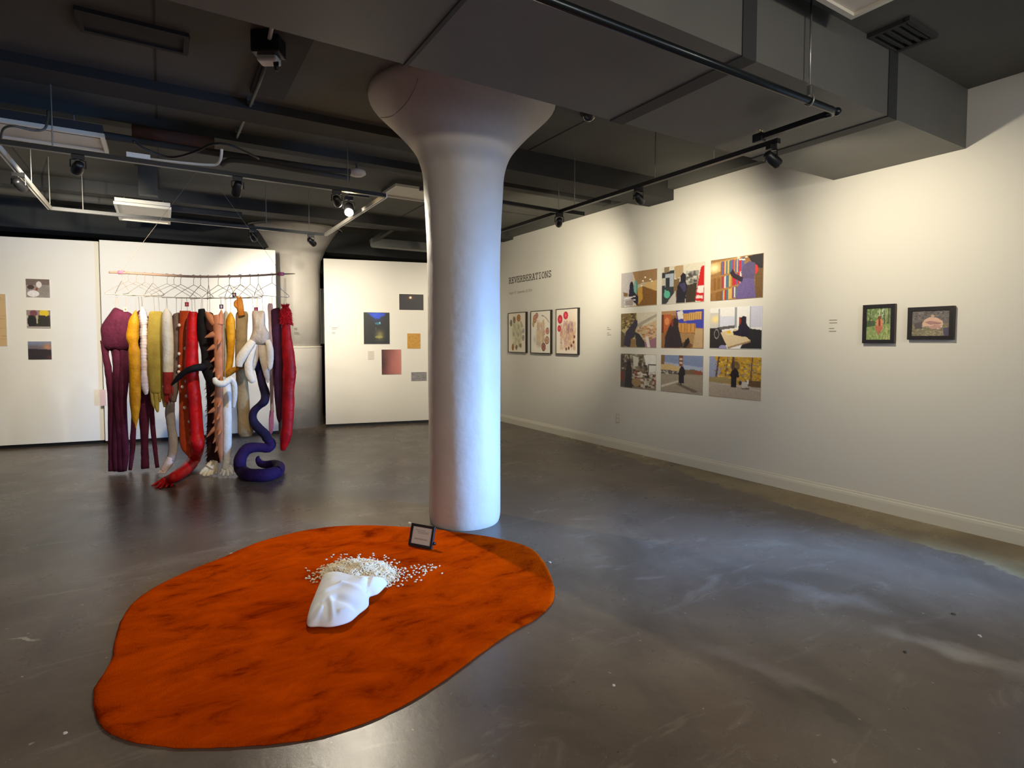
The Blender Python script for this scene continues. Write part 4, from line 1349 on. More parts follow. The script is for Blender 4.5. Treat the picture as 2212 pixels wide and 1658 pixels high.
GOLD = fab('gold_velvet', '#d39312', '#b87a0c', 0.55, 0.6)
t = sculpture('gold_horn', 'long tapering gold velvet horn, left side of the row', (293, 670), v=0.09)
part(t, 'horn', GOLD, [(293, 670, 1, .09), (292, 678, 5, .09), (290, 690, 9, .09), (288, 708, 11.5, .09), (286, 727, 12, .09), (288, 742, 9.5, .09), (290, 760, 11, .09), (291, 800, 11, .09), (291.5, 850, 11, .09), (292, 885, 9, .09), (292, 903, 6.5, .09), (293, 915, 3, .09), (293, 925, 0.8, .09)], lump=0.06, flat=0.8)

PEARL = fab('pearl_satin', '#d8c6bd', '#c6b0a8', 0.4, 0.3, 0.4, 20)
t = sculpture('pearl_sculpture', 'lumpy pearl pink stitched arm between gold horn and olive glove', (308, 662))
part(t, 'upper_arm', PEARL, [(308, 662, 1), (308, 668, 5), (309, 677, 7.5), (309, 688, 10), (309, 698, 10), (310, 704, 7.5), (310, 714, 8.5), (310, 724, 8.5), (311, 731, 7), (311, 742, 8), (310, 752, 7), (310, 765, 8), (310, 775, 7), (311, 790, 8.5), (311, 800, 7), (312, 815, 9), (313, 828, 9), (314, 840, 7), (316, 850, 3)], lump=0.08, rib=True)
part(t, 'hand', fab('ivory_satin', '#e2d5c4'), [(311, 826, 7), (313, 840, 6), (315, 852, 2)], [(317, 826, 4), (318, 842, 3), (318, 851, 1.2)])

OLIVE = fab('olive_felt', '#b29b47', '#a28a3c', 0.95, 0.2, 0.4, 80)
t = sculpture('olive_glove', 'broad olive felt sleeve ending in a downward hand with fingers', (338, 672), threads=((-4, -6), (7, 4)))
part(t, 'sleeve', OLIVE, [(337, 672, 11), (337, 676, 14), (337, 690, 16), (336, 710, 16.5), (336, 750, 17), (336, 790, 17), (337, 820, 16), (337, 838, 14), (337, 848, 11)], flat=0.45, lump=0.03, seg=18)
for P in ([(328, 838, 5), (330, 855, 5), (332, 870, 4.5), (334, 881, 2)], [(336, 842, 5.5), (338, 862, 5.5), (339, 880, 4.5), (341, 890, 2)], [(344, 842, 4), (345, 858, 3.5), (346, 868, 1.5)], [(350, 836, 5), (353, 852, 5), (355, 868, 4), (355, 879, 1.8)]):
    part(t, 'finger', OLIVE, P, lump=0.03)

t = sculpture('knit_sculpture', 'white knit arm with a dark red hand pointing down', (360, 665), v=0.05, threads=((-1, 0), (2, 0)))
part(t, 'arm', fab('cream_fur', '#d8cdb9', '#c9bca8', 0.9, 0.5, 0.8, 30), [(360, 665, 2, .05), (360, 673, 7, .05), (361, 684, 10, .05), (362, 720, 11.5, .05), (363, 760, 11.5, .05), (363, 790, 11, .05), (363, 805, 10, .05)], lump=0.03)
RED2 = fab('brick_red_felt', '#962a22', '#84221c')
part(t, 'hand', RED2, [(363, 803, 10.5, .05), (363, 820, 10, .05), (362, 838, 9, .05), (361, 850, 7.5, .05)], lump=0.02)
for P in ([(357, 846, 3, .05), (357, 858, 2.6, .05), (357, 868, 1.2, .05)], [(361, 850, 3.2, .05), (361, 864, 2.8, .05), (361, 873, 1.2, .05)], [(366, 848, 3, .05), (367, 858, 2.6, .05), (368, 868, 1.2, .05)], [(371, 836, 2.6, .05), (373, 846, 2.2, .05), (374, 854, 1, .05)]):
    part(t, 'finger', RED2, P, lump=0.02)

t = sculpture('stocking_sculpture', 'taupe trouser leg with a grey stocking and pale bare foot', (381, 677), v=-0.05)
part(t, 'thigh', fab('taupe_tweed', '#7a6558', '#67544a'), [(380, 677, 6, -.05), (382, 684, 10, -.05), (383, 710, 11, -.05), (383, 760, 11, -.05), (381, 800, 10, -.05), (376, 840, 10, -.05), (371, 866, 9, -.05)], lump=0.05)
part(t, 'calf', fab('grey_stocking', '#a3968a', '#8f8377'), [(370, 862, 8.5, -.05), (367, 885, 9.5, -.05), (370, 920, 9.5, -.05), (374, 950, 9.5, -.04), (373, 975, 9.5, -.02), (369, 995, 8.5, 0)], lump=0.07)
SKINP = fab('pale_pink_satin', '#d9bfb1', '#cdb0a3', 0.5)
part(t, 'foot', SKINP, [(369, 988, 8, 0), (363, 1001, 9, .02), (356, 1011, 8, .04), (350, 1016, 5, .06)], lump=0.06, fl=True)
for P in ([(352, 1012, 3.4, .05), (346, 1019, 3, .07), (342, 1021, 2, .08)], [(356, 1014, 3, .05), (351, 1020, 2.4, .07), (348, 1022, 1.6, .08)], [(360, 1014, 2.6, .05), (356, 1020, 2.2, .06), (354, 1022, 1.4, .07)]):
    part(t, 'toe', SKINP, P, lump=0.02, fl=True)

ORG = fab('burnt_orange_wool', '#bf481c', '#a83c16', 0.9)
t = sculpture('orange_sleeve', 'burnt orange flat sleeve dotted with small white knobs', (399, 672), threads=((-8, -6), (6, 4)))
part(t, 'sleeve', ORG, [(400, 671, 12), (400, 680, 12.5), (399, 720, 13), (399, 770, 13), (399, 830, 13), (400, 890, 13), (400, 940, 13), (402, 962, 12), (406, 975, 8), (411, 986, 3)], flat=0.4, lump=0.03)
for px, py in ((405, 709), (387, 702), (400, 752), (387, 764), (387, 791), (386, 803), (402, 823), (394, 835), (403, 855), (399, 880), (409, 910), (413, 929)):
    MB().ball(hang(px, py, 0.035), 0.016, 0.014, 0.019, 8, 6).build('knob', fab('cream_bead', '#e6d3c4', None, 0.5), t, True)

REDV = fab('scarlet_satin', '#c40e12', '#9e090d', 0.5, 0.1, 0.9, 16)
t = sculpture('scarlet_sculpture', 'long scarlet stuffed arm whose hand reaches out over the floor', (418, 673), v=0.11, threads=((-3, -4), (4, 2)))
fp = lambda px, py, r, h: (px, py, r, HANG - at_z(px, py, h).dot(FWD))
part(t, 'arm', REDV, [(417, 673, 7, .11), (417, 680, 10, .11), (416, 700, 11, .11), (415, 740, 12, .11), (414, 780, 13, .11), (415, 810, 13, .11), (419, 850, 13, .11), (423, 900, 13, .11), (426, 940, 13, .12), (427, 965, 13, .14), fp(420, 990, 13, .115), fp(405, 1010, 13, .075), fp(388, 1023, 12, .062), fp(372, 1032, 10.5, .055)], lump=0.06, flat=0.95, fl=True)
part(t, 'palm', REDV, [fp(376, 1030, 9, .11), fp(364, 1036, 10, .045), fp(353, 1040, 8, .04)], lump=0.03, flat=0.8, fl=True)
for P in ([fp(354, 1036, 4, .03), fp(342, 1041, 3.6, .02), fp(334, 1046, 2.6, .012), fp(328, 1049, 1.4, .008)],
          [fp(355, 1039, 4, .03), fp(346, 1046, 3.6, .02), fp(340, 1051, 2.6, .012), fp(335, 1053, 1.4, .008)],
          [fp(359, 1041, 3.8, .03), fp(352, 1048, 3.4, .02), fp(348, 1052, 2.4, .012), fp(344, 1054, 1.3, .008)],
          [fp(364, 1042, 3.4, .03), fp(361, 1048, 3, .02), fp(358, 1052, 1.6, .01)],
          [fp(371, 1040, 3.4, .035), fp(371, 1046, 3, .02), fp(369, 1050, 1.4, .01)]):
    part(t, 'finger', REDV, P, lump=0.02, flat=0.9, fl=True)

BLK = fab('black_stocking', '#0d080a', '#090507', 0.8)
t = sculpture('black_tree', 'black stuffed forked limb branching like a tree', (436, 667), v=0.12, threads=((-2, 0), (2, 1)))
part(t, 'trunk', BLK, [(435, 667, 6, .12), (436, 676, 8, .12), (435, 700, 9, .12), (437, 730, 9, .12), (441, 755, 7, .12), (443, 775, 7.5, .12), (446, 790, 11, .12), (453, 806, 14, .12), (461, 826, 13, .12), (463, 850, 10, .08), (462, 875, 7, .02)], flat=0.7)
part(t, 'branch', BLK, [(449, 792, 9, .12), (432, 793, 8, .19), (416, 796, 7, .24), (400, 803, 6.5, .25), (388, 813, 5.5, .25), (378, 823, 4, .25), (370, 832, 1.6, .25)], flat=0.9)

FUR = fab('dark_brown_fur', '#3a1a15', '#2a110e', 0.9)
t = sculpture('furry_sculpture', 'dark brown furry leg with a cream toed foot on the floor', (453, 674), v=-0.06)
leg = [(453, 674, 3, -.06), (453, 684, 9, -.06), (455, 740, 11, -.06), (457, 800, 13, -.06), (459, 850, 12, -.06), (458, 900, 10, -.05), (458, 950, 11, -.03), (460, 980, 12, 0), (461, 999, 12, 0)]
part(t, 'leg', FUR, leg, lump=0.05)
mb = MB(); rnd = random.Random(8)
pts, rad = path(leg[3:], 12)
for _ in range(420):
    i = rnd.randrange(4, len(pts) - 2)
    a = rnd.uniform(0, 6.283)
    out = RGT * math.cos(a) - FWD * math.sin(a)
    p = pts[i] + out * rad[i] * 0.9
    mb.cone(p, p + out * rnd.uniform(0.012, 0.034) - UP * rnd.uniform(0.01, 0.035), 0.005, 4)
o = mb.build('fur', FUR, t); o['kind'] = 'stuff'
CREAM = fab('cream_jersey', '#e6d9bb', '#d6c7a6')
part(t, 'foot', CREAM, [(462, 996, 9, .02), (458, 1004, 11, .05), (452, 1011, 10, .08)], fl=True, lump=0.03)
for P in ([(452, 1006, 5, .06), (440, 1016, 4.6, .10), (432, 1024, 3, .13)], [(454, 1009, 5, .06), (445, 1020, 4.6, .10), (439, 1028, 3, .13)], [(458, 1010, 5, .06), (452, 1021, 4.4, .10), (448, 1028, 2.8, .12)], [(462, 1010, 4.6, .05), (459, 1020, 4, .09), (457, 1026, 2.4, .11)], [(467, 1008, 4.4, .05), (468, 1017, 3.8, .07), (468, 1023, 2.4, .09)]):
    part(t, 'toe', CREAM, P, lump=0.02, fl=True)

TAN = fab('tan_leather', '#b9764f', '#a66643', 0.5, 0.2, 0.25, 15)
t = sculpture('spiked_sculpture', 'tan leathery two horned column bristling with curved spikes', (478, 669), v=0.20, threads=((0, -2), (-30, -30)))
part(t, 'stem', TAN, [(468, 680, 8, .20), (470, 694, 10, .20), (471, 720, 9, .20), (472, 760, 9, .20), (473, 800, 8.5, .20), (473, 840, 8.5, .20), (472, 880, 9, .20), (473, 920, 9.5, .20), (474, 950, 8.5, .2), (476, 975, 6, .2), (477, 990, 3, .2), (478, 998, 1.5, .2)], lump=0.05)
def spike(*pp, v=0.20):
    mb = MB(); limb(mb, [(x, y, r, v + d) for x, y, r, d in pp], 0.8, 0.01, 9); mb.build('spike', TAN, t, True)
spike((466, 700, 9, 0), (458, 690, 9, 0), (450, 680, 6, 0), (444, 673, 1.5, 0))
spike((474, 700, 9, 0), (476, 685, 6.5, 0), (478, 676, 3.5, 0), (478, 669, 1, 0))
for x, y, r, x1, y1 in ((468, 722, 8, 442, 729), (469, 748, 7, 447, 757), (471, 772, 5, 454, 782), (471, 792, 5, 460, 804), (470, 846, 5, 455, 856), (471, 862, 5, 457, 870), (470, 884, 7, 449, 892), (470, 906, 5, 459, 914), (470, 922, 6, 446, 944), (472, 940, 5, 460, 957), (474, 960, 5, 464, 977)):
    spike((x, y, r, 0), ((x * 2 + x1) / 3, (y * 2 + y1) / 3 - 1.5, r * .85, .01), ((x + x1 * 2) / 3, (y + y1 * 2) / 3 - 1, r * .5, .02), (x1, y1, 0.8, .03))
for x, y in ((474, 735), (472, 812), (474, 870), (472, 898), (475, 930)):
    spike((x, y, 5, .02), (x - 1, y + 4, 3.6, .05), (x - 4, y + 9, 0.8, .09))

GREYW = fab('oatmeal_felt', '#c5bcaa', '#b8ae9c')
t = sculpture('oatmeal_strip', 'flat oatmeal felt strip with pointed top beside the gold arm', (488, 671), v=-0.05)
part(t, 'strip', GREYW, [(488, 671, 1, -.05), (488, 679, 6, -.05), (487, 700, 8, -.05), (487, 760, 8, -.05), (487, 812, 7, -.05)], flat=0.3, lump=0.02)

WHT = fab('white_muslin', '#d8d3c9', '#cbc5ba')
t = sculpture('muslin_sculpture', 'white muslin leg with curled arms and a spread toed foot', (486, 815), 641, threads=((0, 0),), v=0.1)
part(t, 'leg', WHT, [(486, 818, 6, .1), (487, 828, 9, .1), (489, 850, 11, .1), (490, 880, 10, .1), (491, 920, 9.5, .1), (490, 960, 9.5, .1), (490, 985, 7.5, .1), (489, 1003, 8, .1), (488, 1012, 9, .1)], lump=0.05, fl=True)
part(t, 'curled_arm', WHT, [(463, 816, 4, .28), (466, 824, 6.5, .29), (474, 829, 7, .29), (484, 828, 7, .28), (492, 822, 6.5, .26), (499, 819, 6, .24), (505, 828, 6, .22), (507, 845, 6, .20), (506, 865, 5, .18), (504, 880, 3, .17)], lump=0.04)
for P in ([(484, 1008, 4, .1), (478, 1018, 3.6, .13), (475, 1024, 2, .15)], [(487, 1010, 4, .1), (484, 1021, 3.4, .14), (482, 1028, 2, .16)], [(491, 1010, 4, .1), (492, 1021, 3.4, .14), (493, 1028, 2, .16)], [(494, 1009, 4, .1), (500, 1019, 3.2, .13), (504, 1025, 1.8, .14)], [(496, 1006, 3.4, .1), (503, 1014, 2.8, .11), (507, 1018, 1.6, .12)]):
    part(t, 'toe', WHT, P, lump=0.02, fl=True)

t = sculpture('velvet_sculpture', 'bent gold velvet arm with its elbow at the bottom', (498, 674), v=0.06)
part(t, 'arm', GOLD, [(498, 674, 1, .06), (498, 681, 5.5, .06), (498, 692, 9, .06), (498, 707, 10, .06), (499, 722, 9, .06), (499, 750, 7.5, .06), (497, 775, 7, .06), (494, 795, 7, .06), (490, 805, 7, .06), (487, 814, 4, .06)], lump=0.04)
part(t, 'forearm', fab('ochre_velvet', '#b8791a', '#a26a14'), [(488, 809, 6, .06), (494, 805, 7, .07), (503, 800, 6.5, .08), (512, 796, 5.5, .09), (516, 795, 4, .09)], lump=0.03)

t = sculpture('khaki_sleeve', 'khaki brown sleeve crowned by a raised orange hand', (514, 640), 632, v=0.0)
part(t, 'sleeve', fab('khaki_canvas', '#9a825c', '#867050'), [(523, 672, 9), (523, 678, 13), (522, 700, 13), (521, 750, 13), (522, 800, 13), (524, 850, 14), (526, 890, 14), (528, 915, 15), (531, 932, 17), (532, 942, 13)], flat=0.5, lump=0.04)
OHAND = fab('amber_suede', '#bd7222', '#a8621a')
part(t, 'hand', OHAND, [(522, 682, 7, .04), (520, 672, 7, .04), (518, 660, 7.5, .04), (517, 650, 7, .04), (516, 645, 5, .04)], lump=0.02)
for P in ([(513, 664, 3.4, .05), (509, 660, 3.2, .06), (508, 654, 3, .06), (511, 649, 2.4, .06)], [(516, 648, 3, .05), (514, 643, 2.6, .05), (511, 639, 1.4, .05)], [(520, 648, 3, .05), (520, 643, 2.4, .05), (518, 640, 1.2, .05)]):
    part(t, 'finger', OHAND, P, lump=0.02)

BEI = fab('beige_twill', '#c2b09b', '#b39f8a')
BEI2 = fab('pale_twill', '#dccdb6', '#cfc0aa')
t = sculpture('beige_glove', 'big beige cuffed glove with five dangling fingers', (558, 671), v=0.12, threads=((-10, -14), (10, 8)))
pillow(t, 'cuff', BEI, [(545, 672), (558, 671), (571, 672), (573, 690), (574, 705), (581, 718), (583, 728), (580, 738), (574, 745), (562, 747), (552, 742), (542, 744), (538, 737), (541, 727), (545, 715), (545, 695)], 0.12, 0.06, (560, 712), fold=0.004)
for P, m_f in (([(546, 736, 8, .15), (536, 750, 9, .17), (525, 765, 10, .18), (518, 780, 9, .18), (517, 792, 6, .18)], BEI2), ([(549, 742, 7, .13), (543, 760, 8, .14), (537, 785, 8.5, .14), (539, 808, 9, .14), (545, 822, 7, .14), (547, 826, 4, .14)], BEI2),
               ([(557, 744, 8, .10), (552, 765, 8, .10), (546, 790, 7, .10), (543, 800, 4, .10)], BEI), ([(566, 740, 9, .11), (568, 765, 9, .11), (573, 790, 8, .11), (577, 812, 6, .11), (579, 826, 2, .11)], BEI), ([(578, 735, 6, .14), (583, 752, 7, .16), (584, 775, 7, .16), (583, 792, 5.5, .16), (582, 799, 2, .16)], BEI2)):
    part(t, 'finger', m_f, P, lump=0.03, flat=0.6)

PUR = fab('purple_jersey', '#301747', '#28113e', 0.85)
NAVY = fab('indigo_jersey', '#221733', '#1b122a', 0.85)
t = sculpture('purple_tentacle', 'long purple tentacle zigzagging down and coiling on the floor', (556, 745), 641, threads=((0, 0),), v=0.05)
part(t, 'upper_tentacle', NAVY, [(555, 745, 5, -.05), (554, 765, 7, -.05), (555, 782, 8, -.05), (561, 805, 8, -.05), (567, 830, 8.5, -.05), (573, 850, 9.5, -.05), (571, 866, 9, .05), (560, 876, 7.5, .05), (550, 886, 8, .05), (546, 898, 8, .05), (549, 912, 9, .05), (560, 926, 10, .05), (573, 938, 10, .05), (578, 950, 9.5, .05)], lump=0.03, flat=0.95)
gz = lambda px, py, r: (px, py, r, HANG - at_z(px, py, r * KH).dot(FWD))
part(t, 'coil', PUR, [(572, 936, 9, .05), (578, 948, 9, .04), (586, 958, 10, .04), (580, 967, 10, .06), (565, 966, 10, .08), (548, 966, 11, .10), (533, 970, 12, .12), (523, 982, 12, .14), (518, 998, 12.5, .16), gz(521, 1014, 13), gz(534, 1024, 13), gz(555, 1026, 13.5), gz(578, 1025, 13.5), gz(597, 1019, 13), gz(604, 1008, 11), gz(594, 1002, 10), gz(578, 1003, 9), (566, 1002, 8, -.2), (560, 998, 7, -.2), (557, 990, 5, -.2), (559, 985, 2, -.2)], lump=0.025, flat=1.0, fl=True, seg=16)

PINK = fab('pale_pink_felt', '#d3b2b0', '#c6a3a2')
t = sculpture('pink_strip', 'narrow pale pink strip ending in a bright pink tip', (584, 655), v=-0.08, threads=((-2, -2), (3, 3)))
part(t, 'strip', PINK, [(584, 655, 4, -.08), (584, 664, 6, -.08), (584, 700, 4, -.08), (586, 750, 4, -.08), (587, 800, 5, -.08), (587, 850, 4, -.08), (588, 890, 4, -.08)], flat=0.4, lump=0.03)
part(t, 'tip', fab('orchid_pink_satin', '#d287b2'), [(587, 886, 4, -.08), (586, 905, 5.5, -.08), (586, 925, 5, -.08), (584, 940, 1.5, -.08)], flat=0.6)

t = sculpture('plum_sock', 'dark plum stuffed sock just left of the red fur limb', (596, 666), v=0.04)
part(t, 'sock', fab('dark_plum_wool', '#471d31', '#3a1626'), [(595, 666, 7, .04), (596, 672, 10, .04), (597, 700, 10.5, .04), (598, 722, 10, .04), (600, 760, 10, .04), (601, 810, 10, .04), (602, 850, 9.5, .04), (603, 872, 8, .04), (603, 886, 7, .04), (603, 902, 5, .04), (603, 912, 1.5, .04)], lump=0.03)

t = sculpture('red_fur_limb', 'bright red furry sleeve with a satin lower part, rightmost in the row', (616, 660), 600, threads=((-2, -2), (2, 1)), v=0.06)
part(t, 'limb', REDV, [(617, 690, 9, .06), (618, 705, 9, .06), (619, 730, 11, .06), (622, 760, 12.5, .06), (625, 790, 14, .06), (625, 808, 14, .06), (623, 840, 13, .06), (622, 880, 13, .06), (620, 920, 12.5, .06), (617, 945, 11, .06), (613, 962, 8, .06), (610, 972, 4, .06)], lump=0.06)
RFUR = fab('red_fur', '#d2161c', '#b81218', 0.8, 0.5)
top = [(616, 661, 5, .06), (617, 668, 9, .06), (618, 685, 12, .06), (619, 700, 12, .06)]
part(t, 'fur_top', RFUR, top, lump=0.05)
mb = MB(); rnd = random.Random(9)
pts, rad = path(top, 12)
for _ in range(260):
    i = rnd.randrange(0, len(pts))
    a = rnd.uniform(0, 6.283)
    out = RGT * math.cos(a) - FWD * math.sin(a)
    p = pts[i] + out * rad[i] * 0.85
    up_ = 0.03 if i < 8 else -0.03
    mb.cone(p, p + out * rnd.uniform(0.012, 0.03) + UP * up_ * rnd.uniform(0.4, 1.2), 0.006, 4)
o = mb.build('fur', RFUR, t); o['kind'] = 'stuff'

# rod, cords, hangers, small picture tags
t = thing('hanging_rod', 'bent wooden rod with pink yarn bindings, hung by cords over the sculptures', 'rod', hang(437, 597))
pr = catmull([(236, 588, 2.4), (262, 588.5, 2.6), (330, 592.5, 2.6), (390, 596, 2.6), (450, 597.5, 2.5), (540, 595.5, 2.2), (600, 592, 2.0), (637, 591, 0.9)], 4)
ROD = [hang(q[0], q[1]) for q in pr]
MB().tube(ROD, [q[2] * KH for q in pr], 9).build('dowel', M_ROD, t, True)
apex = at_z(437, 359, CEIL_Z)
apex = hang(437, 359); apex.z = CEIL_Z
for px, py in ((262, 588), (607, 591.5)):
    MB().tube([hang(px - 6, py), hang(px, py + 0.2), hang(px + 6, py)], 0.019, 10).build('yarn_binding', M_YARN, t, True)
    MB().tube([hang(px, py - 3), apex], 0.0016, 5).build('cord', M_THREAD, t)

def rod_at(px):
    best = min(range(len(pr)), key=lambda i: abs(pr[i][0] - px))
    return ROD[best]
hang_g = 'wire hangers along the rod'
def wire_hanger():
    h = thing('wire_hanger', 'thin bare wire hanger hooked over the wooden rod', 'hanger', (0, 0, 0), hang_g)
    r = 0.0030
    hook = [(math.cos(a) * 0.017, 0, math.sin(a) * 0.017) for a in [math.radians(x) for x in range(200, -61, -20)]] + [(0.0, 0, -0.035), (0, 0, -0.095)]
    MB().tube(hook, r, 5, ref=(0, 1, 0)).build('hook', M_WIRE, h)
    MB().tube([(0, 0, -0.09), (0.11, 0, -0.15), (0.20, 0, -0.208), (0.213, 0, -0.222), (0.20, 0, -0.232), (-0.20, 0, -0.232), (-0.213, 0, -0.222), (-0.20, 0, -0.208), (-0.11, 0, -0.15), (0, 0, -0.09)], r, 5, ref=(0, 1, 0)).build('shoulder_wire', M_WIRE, h)
    return h
h0 = wire_hanger()
rnd = random.Random(21)
hx = [(258, 'at the far left end, by the yarn binding'), (275, 'above the right shoulder of the burgundy coat'), (291, 'directly above the gold horn'), (308, 'directly above the pearl arm'), (336, 'directly above the olive glove'),
      (356, 'directly above the white arm with the red hand'), (374, 'directly above the taupe leg'), (396, 'directly above the orange sleeve'), (416, 'directly above the scarlet arm'), (437, 'directly above the black forked limb'),
      (450, 'above the left horn of the spiked column'), (470, 'above the right horn of the spiked column'), (488, 'directly above the oatmeal strip'), (500, 'directly above the bent gold arm'), (512, 'above the raised orange hand'),
      (525, 'above the khaki sleeve'), (545, 'above the left half of the beige glove cuff'), (562, 'above the right half of the beige glove cuff'), (586, 'above the pale pink strip, rightmost')]
for i, (px, where) in enumerate(hx):
    p = rod_at(px)
    ang = -YAW + math.radians(rnd.uniform(-58, 58))
    q = (p.x, p.y, p.z + 0.001)
    lab = 'thin bare wire hanger on the rod ' + where
    if i == 0:
        h0.location, h0.rotation_euler = q, (0, 0, ang)
        h0['label'] = lab
    else:
        copy_thing(h0, q, (0, 0, ang), lab)

for px, py, c0, c1, bar, lab in ((271, 668, (206, 190, 160), (120, 96, 60), 645, 'tiny beige picture tag above the burgundy coat'), (403.5, 657, (150, 40, 50), (206, 110, 120), 645, 'tiny crimson picture tag above the orange sleeve'), (478, 662, (60, 34, 60), (222, 196, 206), 645, 'tiny dark violet picture tag above the spiked column'), (506, 636.5, (60, 44, 50), (222, 180, 160), 622, 'tiny dark picture tag beside the raised orange hand'), (553, 668, (110, 40, 60), (190, 90, 110), 645, 'tiny maroon picture tag above the beige glove cuff')):
    art = Art(12, 12, c0, px and int(px)).e(.5, .5, .24, .26, c1)
    q = hang(px, py, 0.03)
    t = thing('picture_tag', lab, 'tag', q, 'picture tags hung among the hangers')
    print_object('print', art, q - RGT * 0.021 + UP * 0.023, RGT * 0.042, UP * -0.046, -FWD, 0.004, M_PRINT, t)
    MB().tube([q + UP * 0.02 + FWD * 0.003, hang(px, bar - 4, 0.0)], 0.0018, 5).build('thread', M_THREAD, t)

# ------------------------------------------------------------------ tracks, lamps, pipes, ceiling fittings
def bar(mb, a, b, w, h):
    a, b = Vector(a), Vector(b)
    d = (b - a).normalized()
    s = UP.cross(d).normalized()
    return mb.box((a + b) / 2, (b - a).length, w, h, (d, s, d.cross(s)))

def rods(t, pts, m=M_STEEL):
    for p in pts:
        MB().tube([p, (p[0], p[1], CEIL_Z)], 0.0045, 6).build('hanger_rod', m, t)

TZ = 2.80
LX0, LX1, LY0, LY1 = -0.95, 1.80, 5.16, 7.45
t = thing('track_loop', 'rectangular loop of lighting track hung over the soft sculptures', 'track', ((LX0 + LX1) / 2, (LY0 + LY1) / 2, TZ))
MB_ = bar(MB(), (LX0, LY0, TZ), (LX1, LY0, TZ), 0.036, 0.034).build('near_rail', M_BLACK, t)
bar(MB(), (LX0, LY1, TZ), (LX1, LY1, TZ), 0.036, 0.034).build('far_rail', M_BLACK, t)
for x in (LX0, LX1):
    o = bar(MB(), (x, LY0, TZ), (x, LY1, TZ), 0.036, 0.034).build('side_rail', M_WHITEMETAL, t)
    o['label'] = 'white enamelled side rail'
    bar(MB(), (x, LY0, TZ - 0.0172), (x, LY1, TZ - 0.0172), 0.012, 0.001).build('power_slot', M_BLACK, t)
# a long conduit continues the near rail to the left
bar(MB(), (-6.2, LY0, TZ), (LX0, LY0, TZ), 0.036, 0.034).build('feed_rail', M_BLACK, t)
rods(t, [(at_z(107, 310, TZ).x, LY0, TZ), (-0.68, LY1, TZ), (-0.95, LY1, TZ), (1.1, LY1, TZ), (1.6, LY1, TZ), (1.45, LY0, TZ), (-0.95, 6.5, TZ)])

ta, tb = at_z(1676, 311, TZ), at_z(1200, 457, TZ)
TX = (ta.x + tb.x) / 2
te = at_z(1088, 492, TZ)
t = thing('lighting_track', 'long black lighting track running parallel to the right wall', 'track', (TX, (ta.y + te.y) / 2, TZ))
bar(MB(), (TX, ta.y - 0.05, TZ), (TX, te.y + 1.5, TZ), 0.036, 0.034).build('rail', M_BLACK, t)
rods(t, [(TX, at_z(1402, 388, TZ).y, TZ), (TX, tb.y, TZ), (TX, at_z(1228, 445, TZ).y, TZ), (TX, at_z(1532, 347, TZ).y, TZ)])
bar(MB(), (TX - 1.6, tb.y - 0.1, TZ), (TX, tb.y - 0.02, TZ), 0.036, 0.034).build('cross_rail', M_BLACK, t)
bar(MB(), (TX, tb.y - 0.06, TZ), (TX + 0.28, tb.y - 0.06, TZ), 0.05, 0.04).build('end_feed', M_BLACK, t)

PY = DY0 - 0.035
pc = on_plane(1808, 241, (0, PY, 0), Vector((0, 1, 0)))
p0 = on_plane(1262, -4, (0, PY, 0), Vector((0, 1, 0)))
t = thing('steel_pipe', 'dark steel pipe crossing in front of the duct and turning under it', 'pipe', pc)
pl = at_z(1655, 297, pc.z)
far0 = pc + (p0 - pc) * 1.6
MB().tube([(far0.x, pc.y, pc.z), (pc.x - 0.06, pc.y, pc.z), (pc.x - 0.02, pc.y + 0.006, pc.z), (pc.x, pc.y + 0.03, pc.z), (pc.x, pc.y + 0.08, pc.z)], 0.019, 14, ref=UP).build('pipe', M_BLKPIPE, t, True)
bar(MB(), (pc.x, pc.y + 0.06, pc.z), (pc.x, pl.y, pc.z), 0.036, 0.034).build('track_bar', M_BLACK, t)
MB().ball(pc, 0.024, 0.024, 0.024, 12, 8).build('elbow', M_BLKPIPE, t, True)
hp = on_plane(1748, 213, (0, PY, 0), Vector((0, 1, 0)))
hx_ = hp.x
MB().tube([(hx_, pc.y, pc.z + 0.07), (hx_, pc.y, CEIL_Z)], 0.006, 8).build('hanger_rod', M_STEEL, t, True)
ring = [(hx_, pc.y + 0.026 * math.cos(a), pc.z + 0.004 + 0.03 * math.sin(a)) for a in [math.radians(x) for x in range(0, 361, 20)]]
MB().tube(ring, 0.005, 6).build('clevis_ring', M_STEEL, t, True)
MB().box((hx_, pc.y, pc.z + 0.055), 0.016, 0.02, 0.05).build('clevis_yoke', M_STEEL, t)

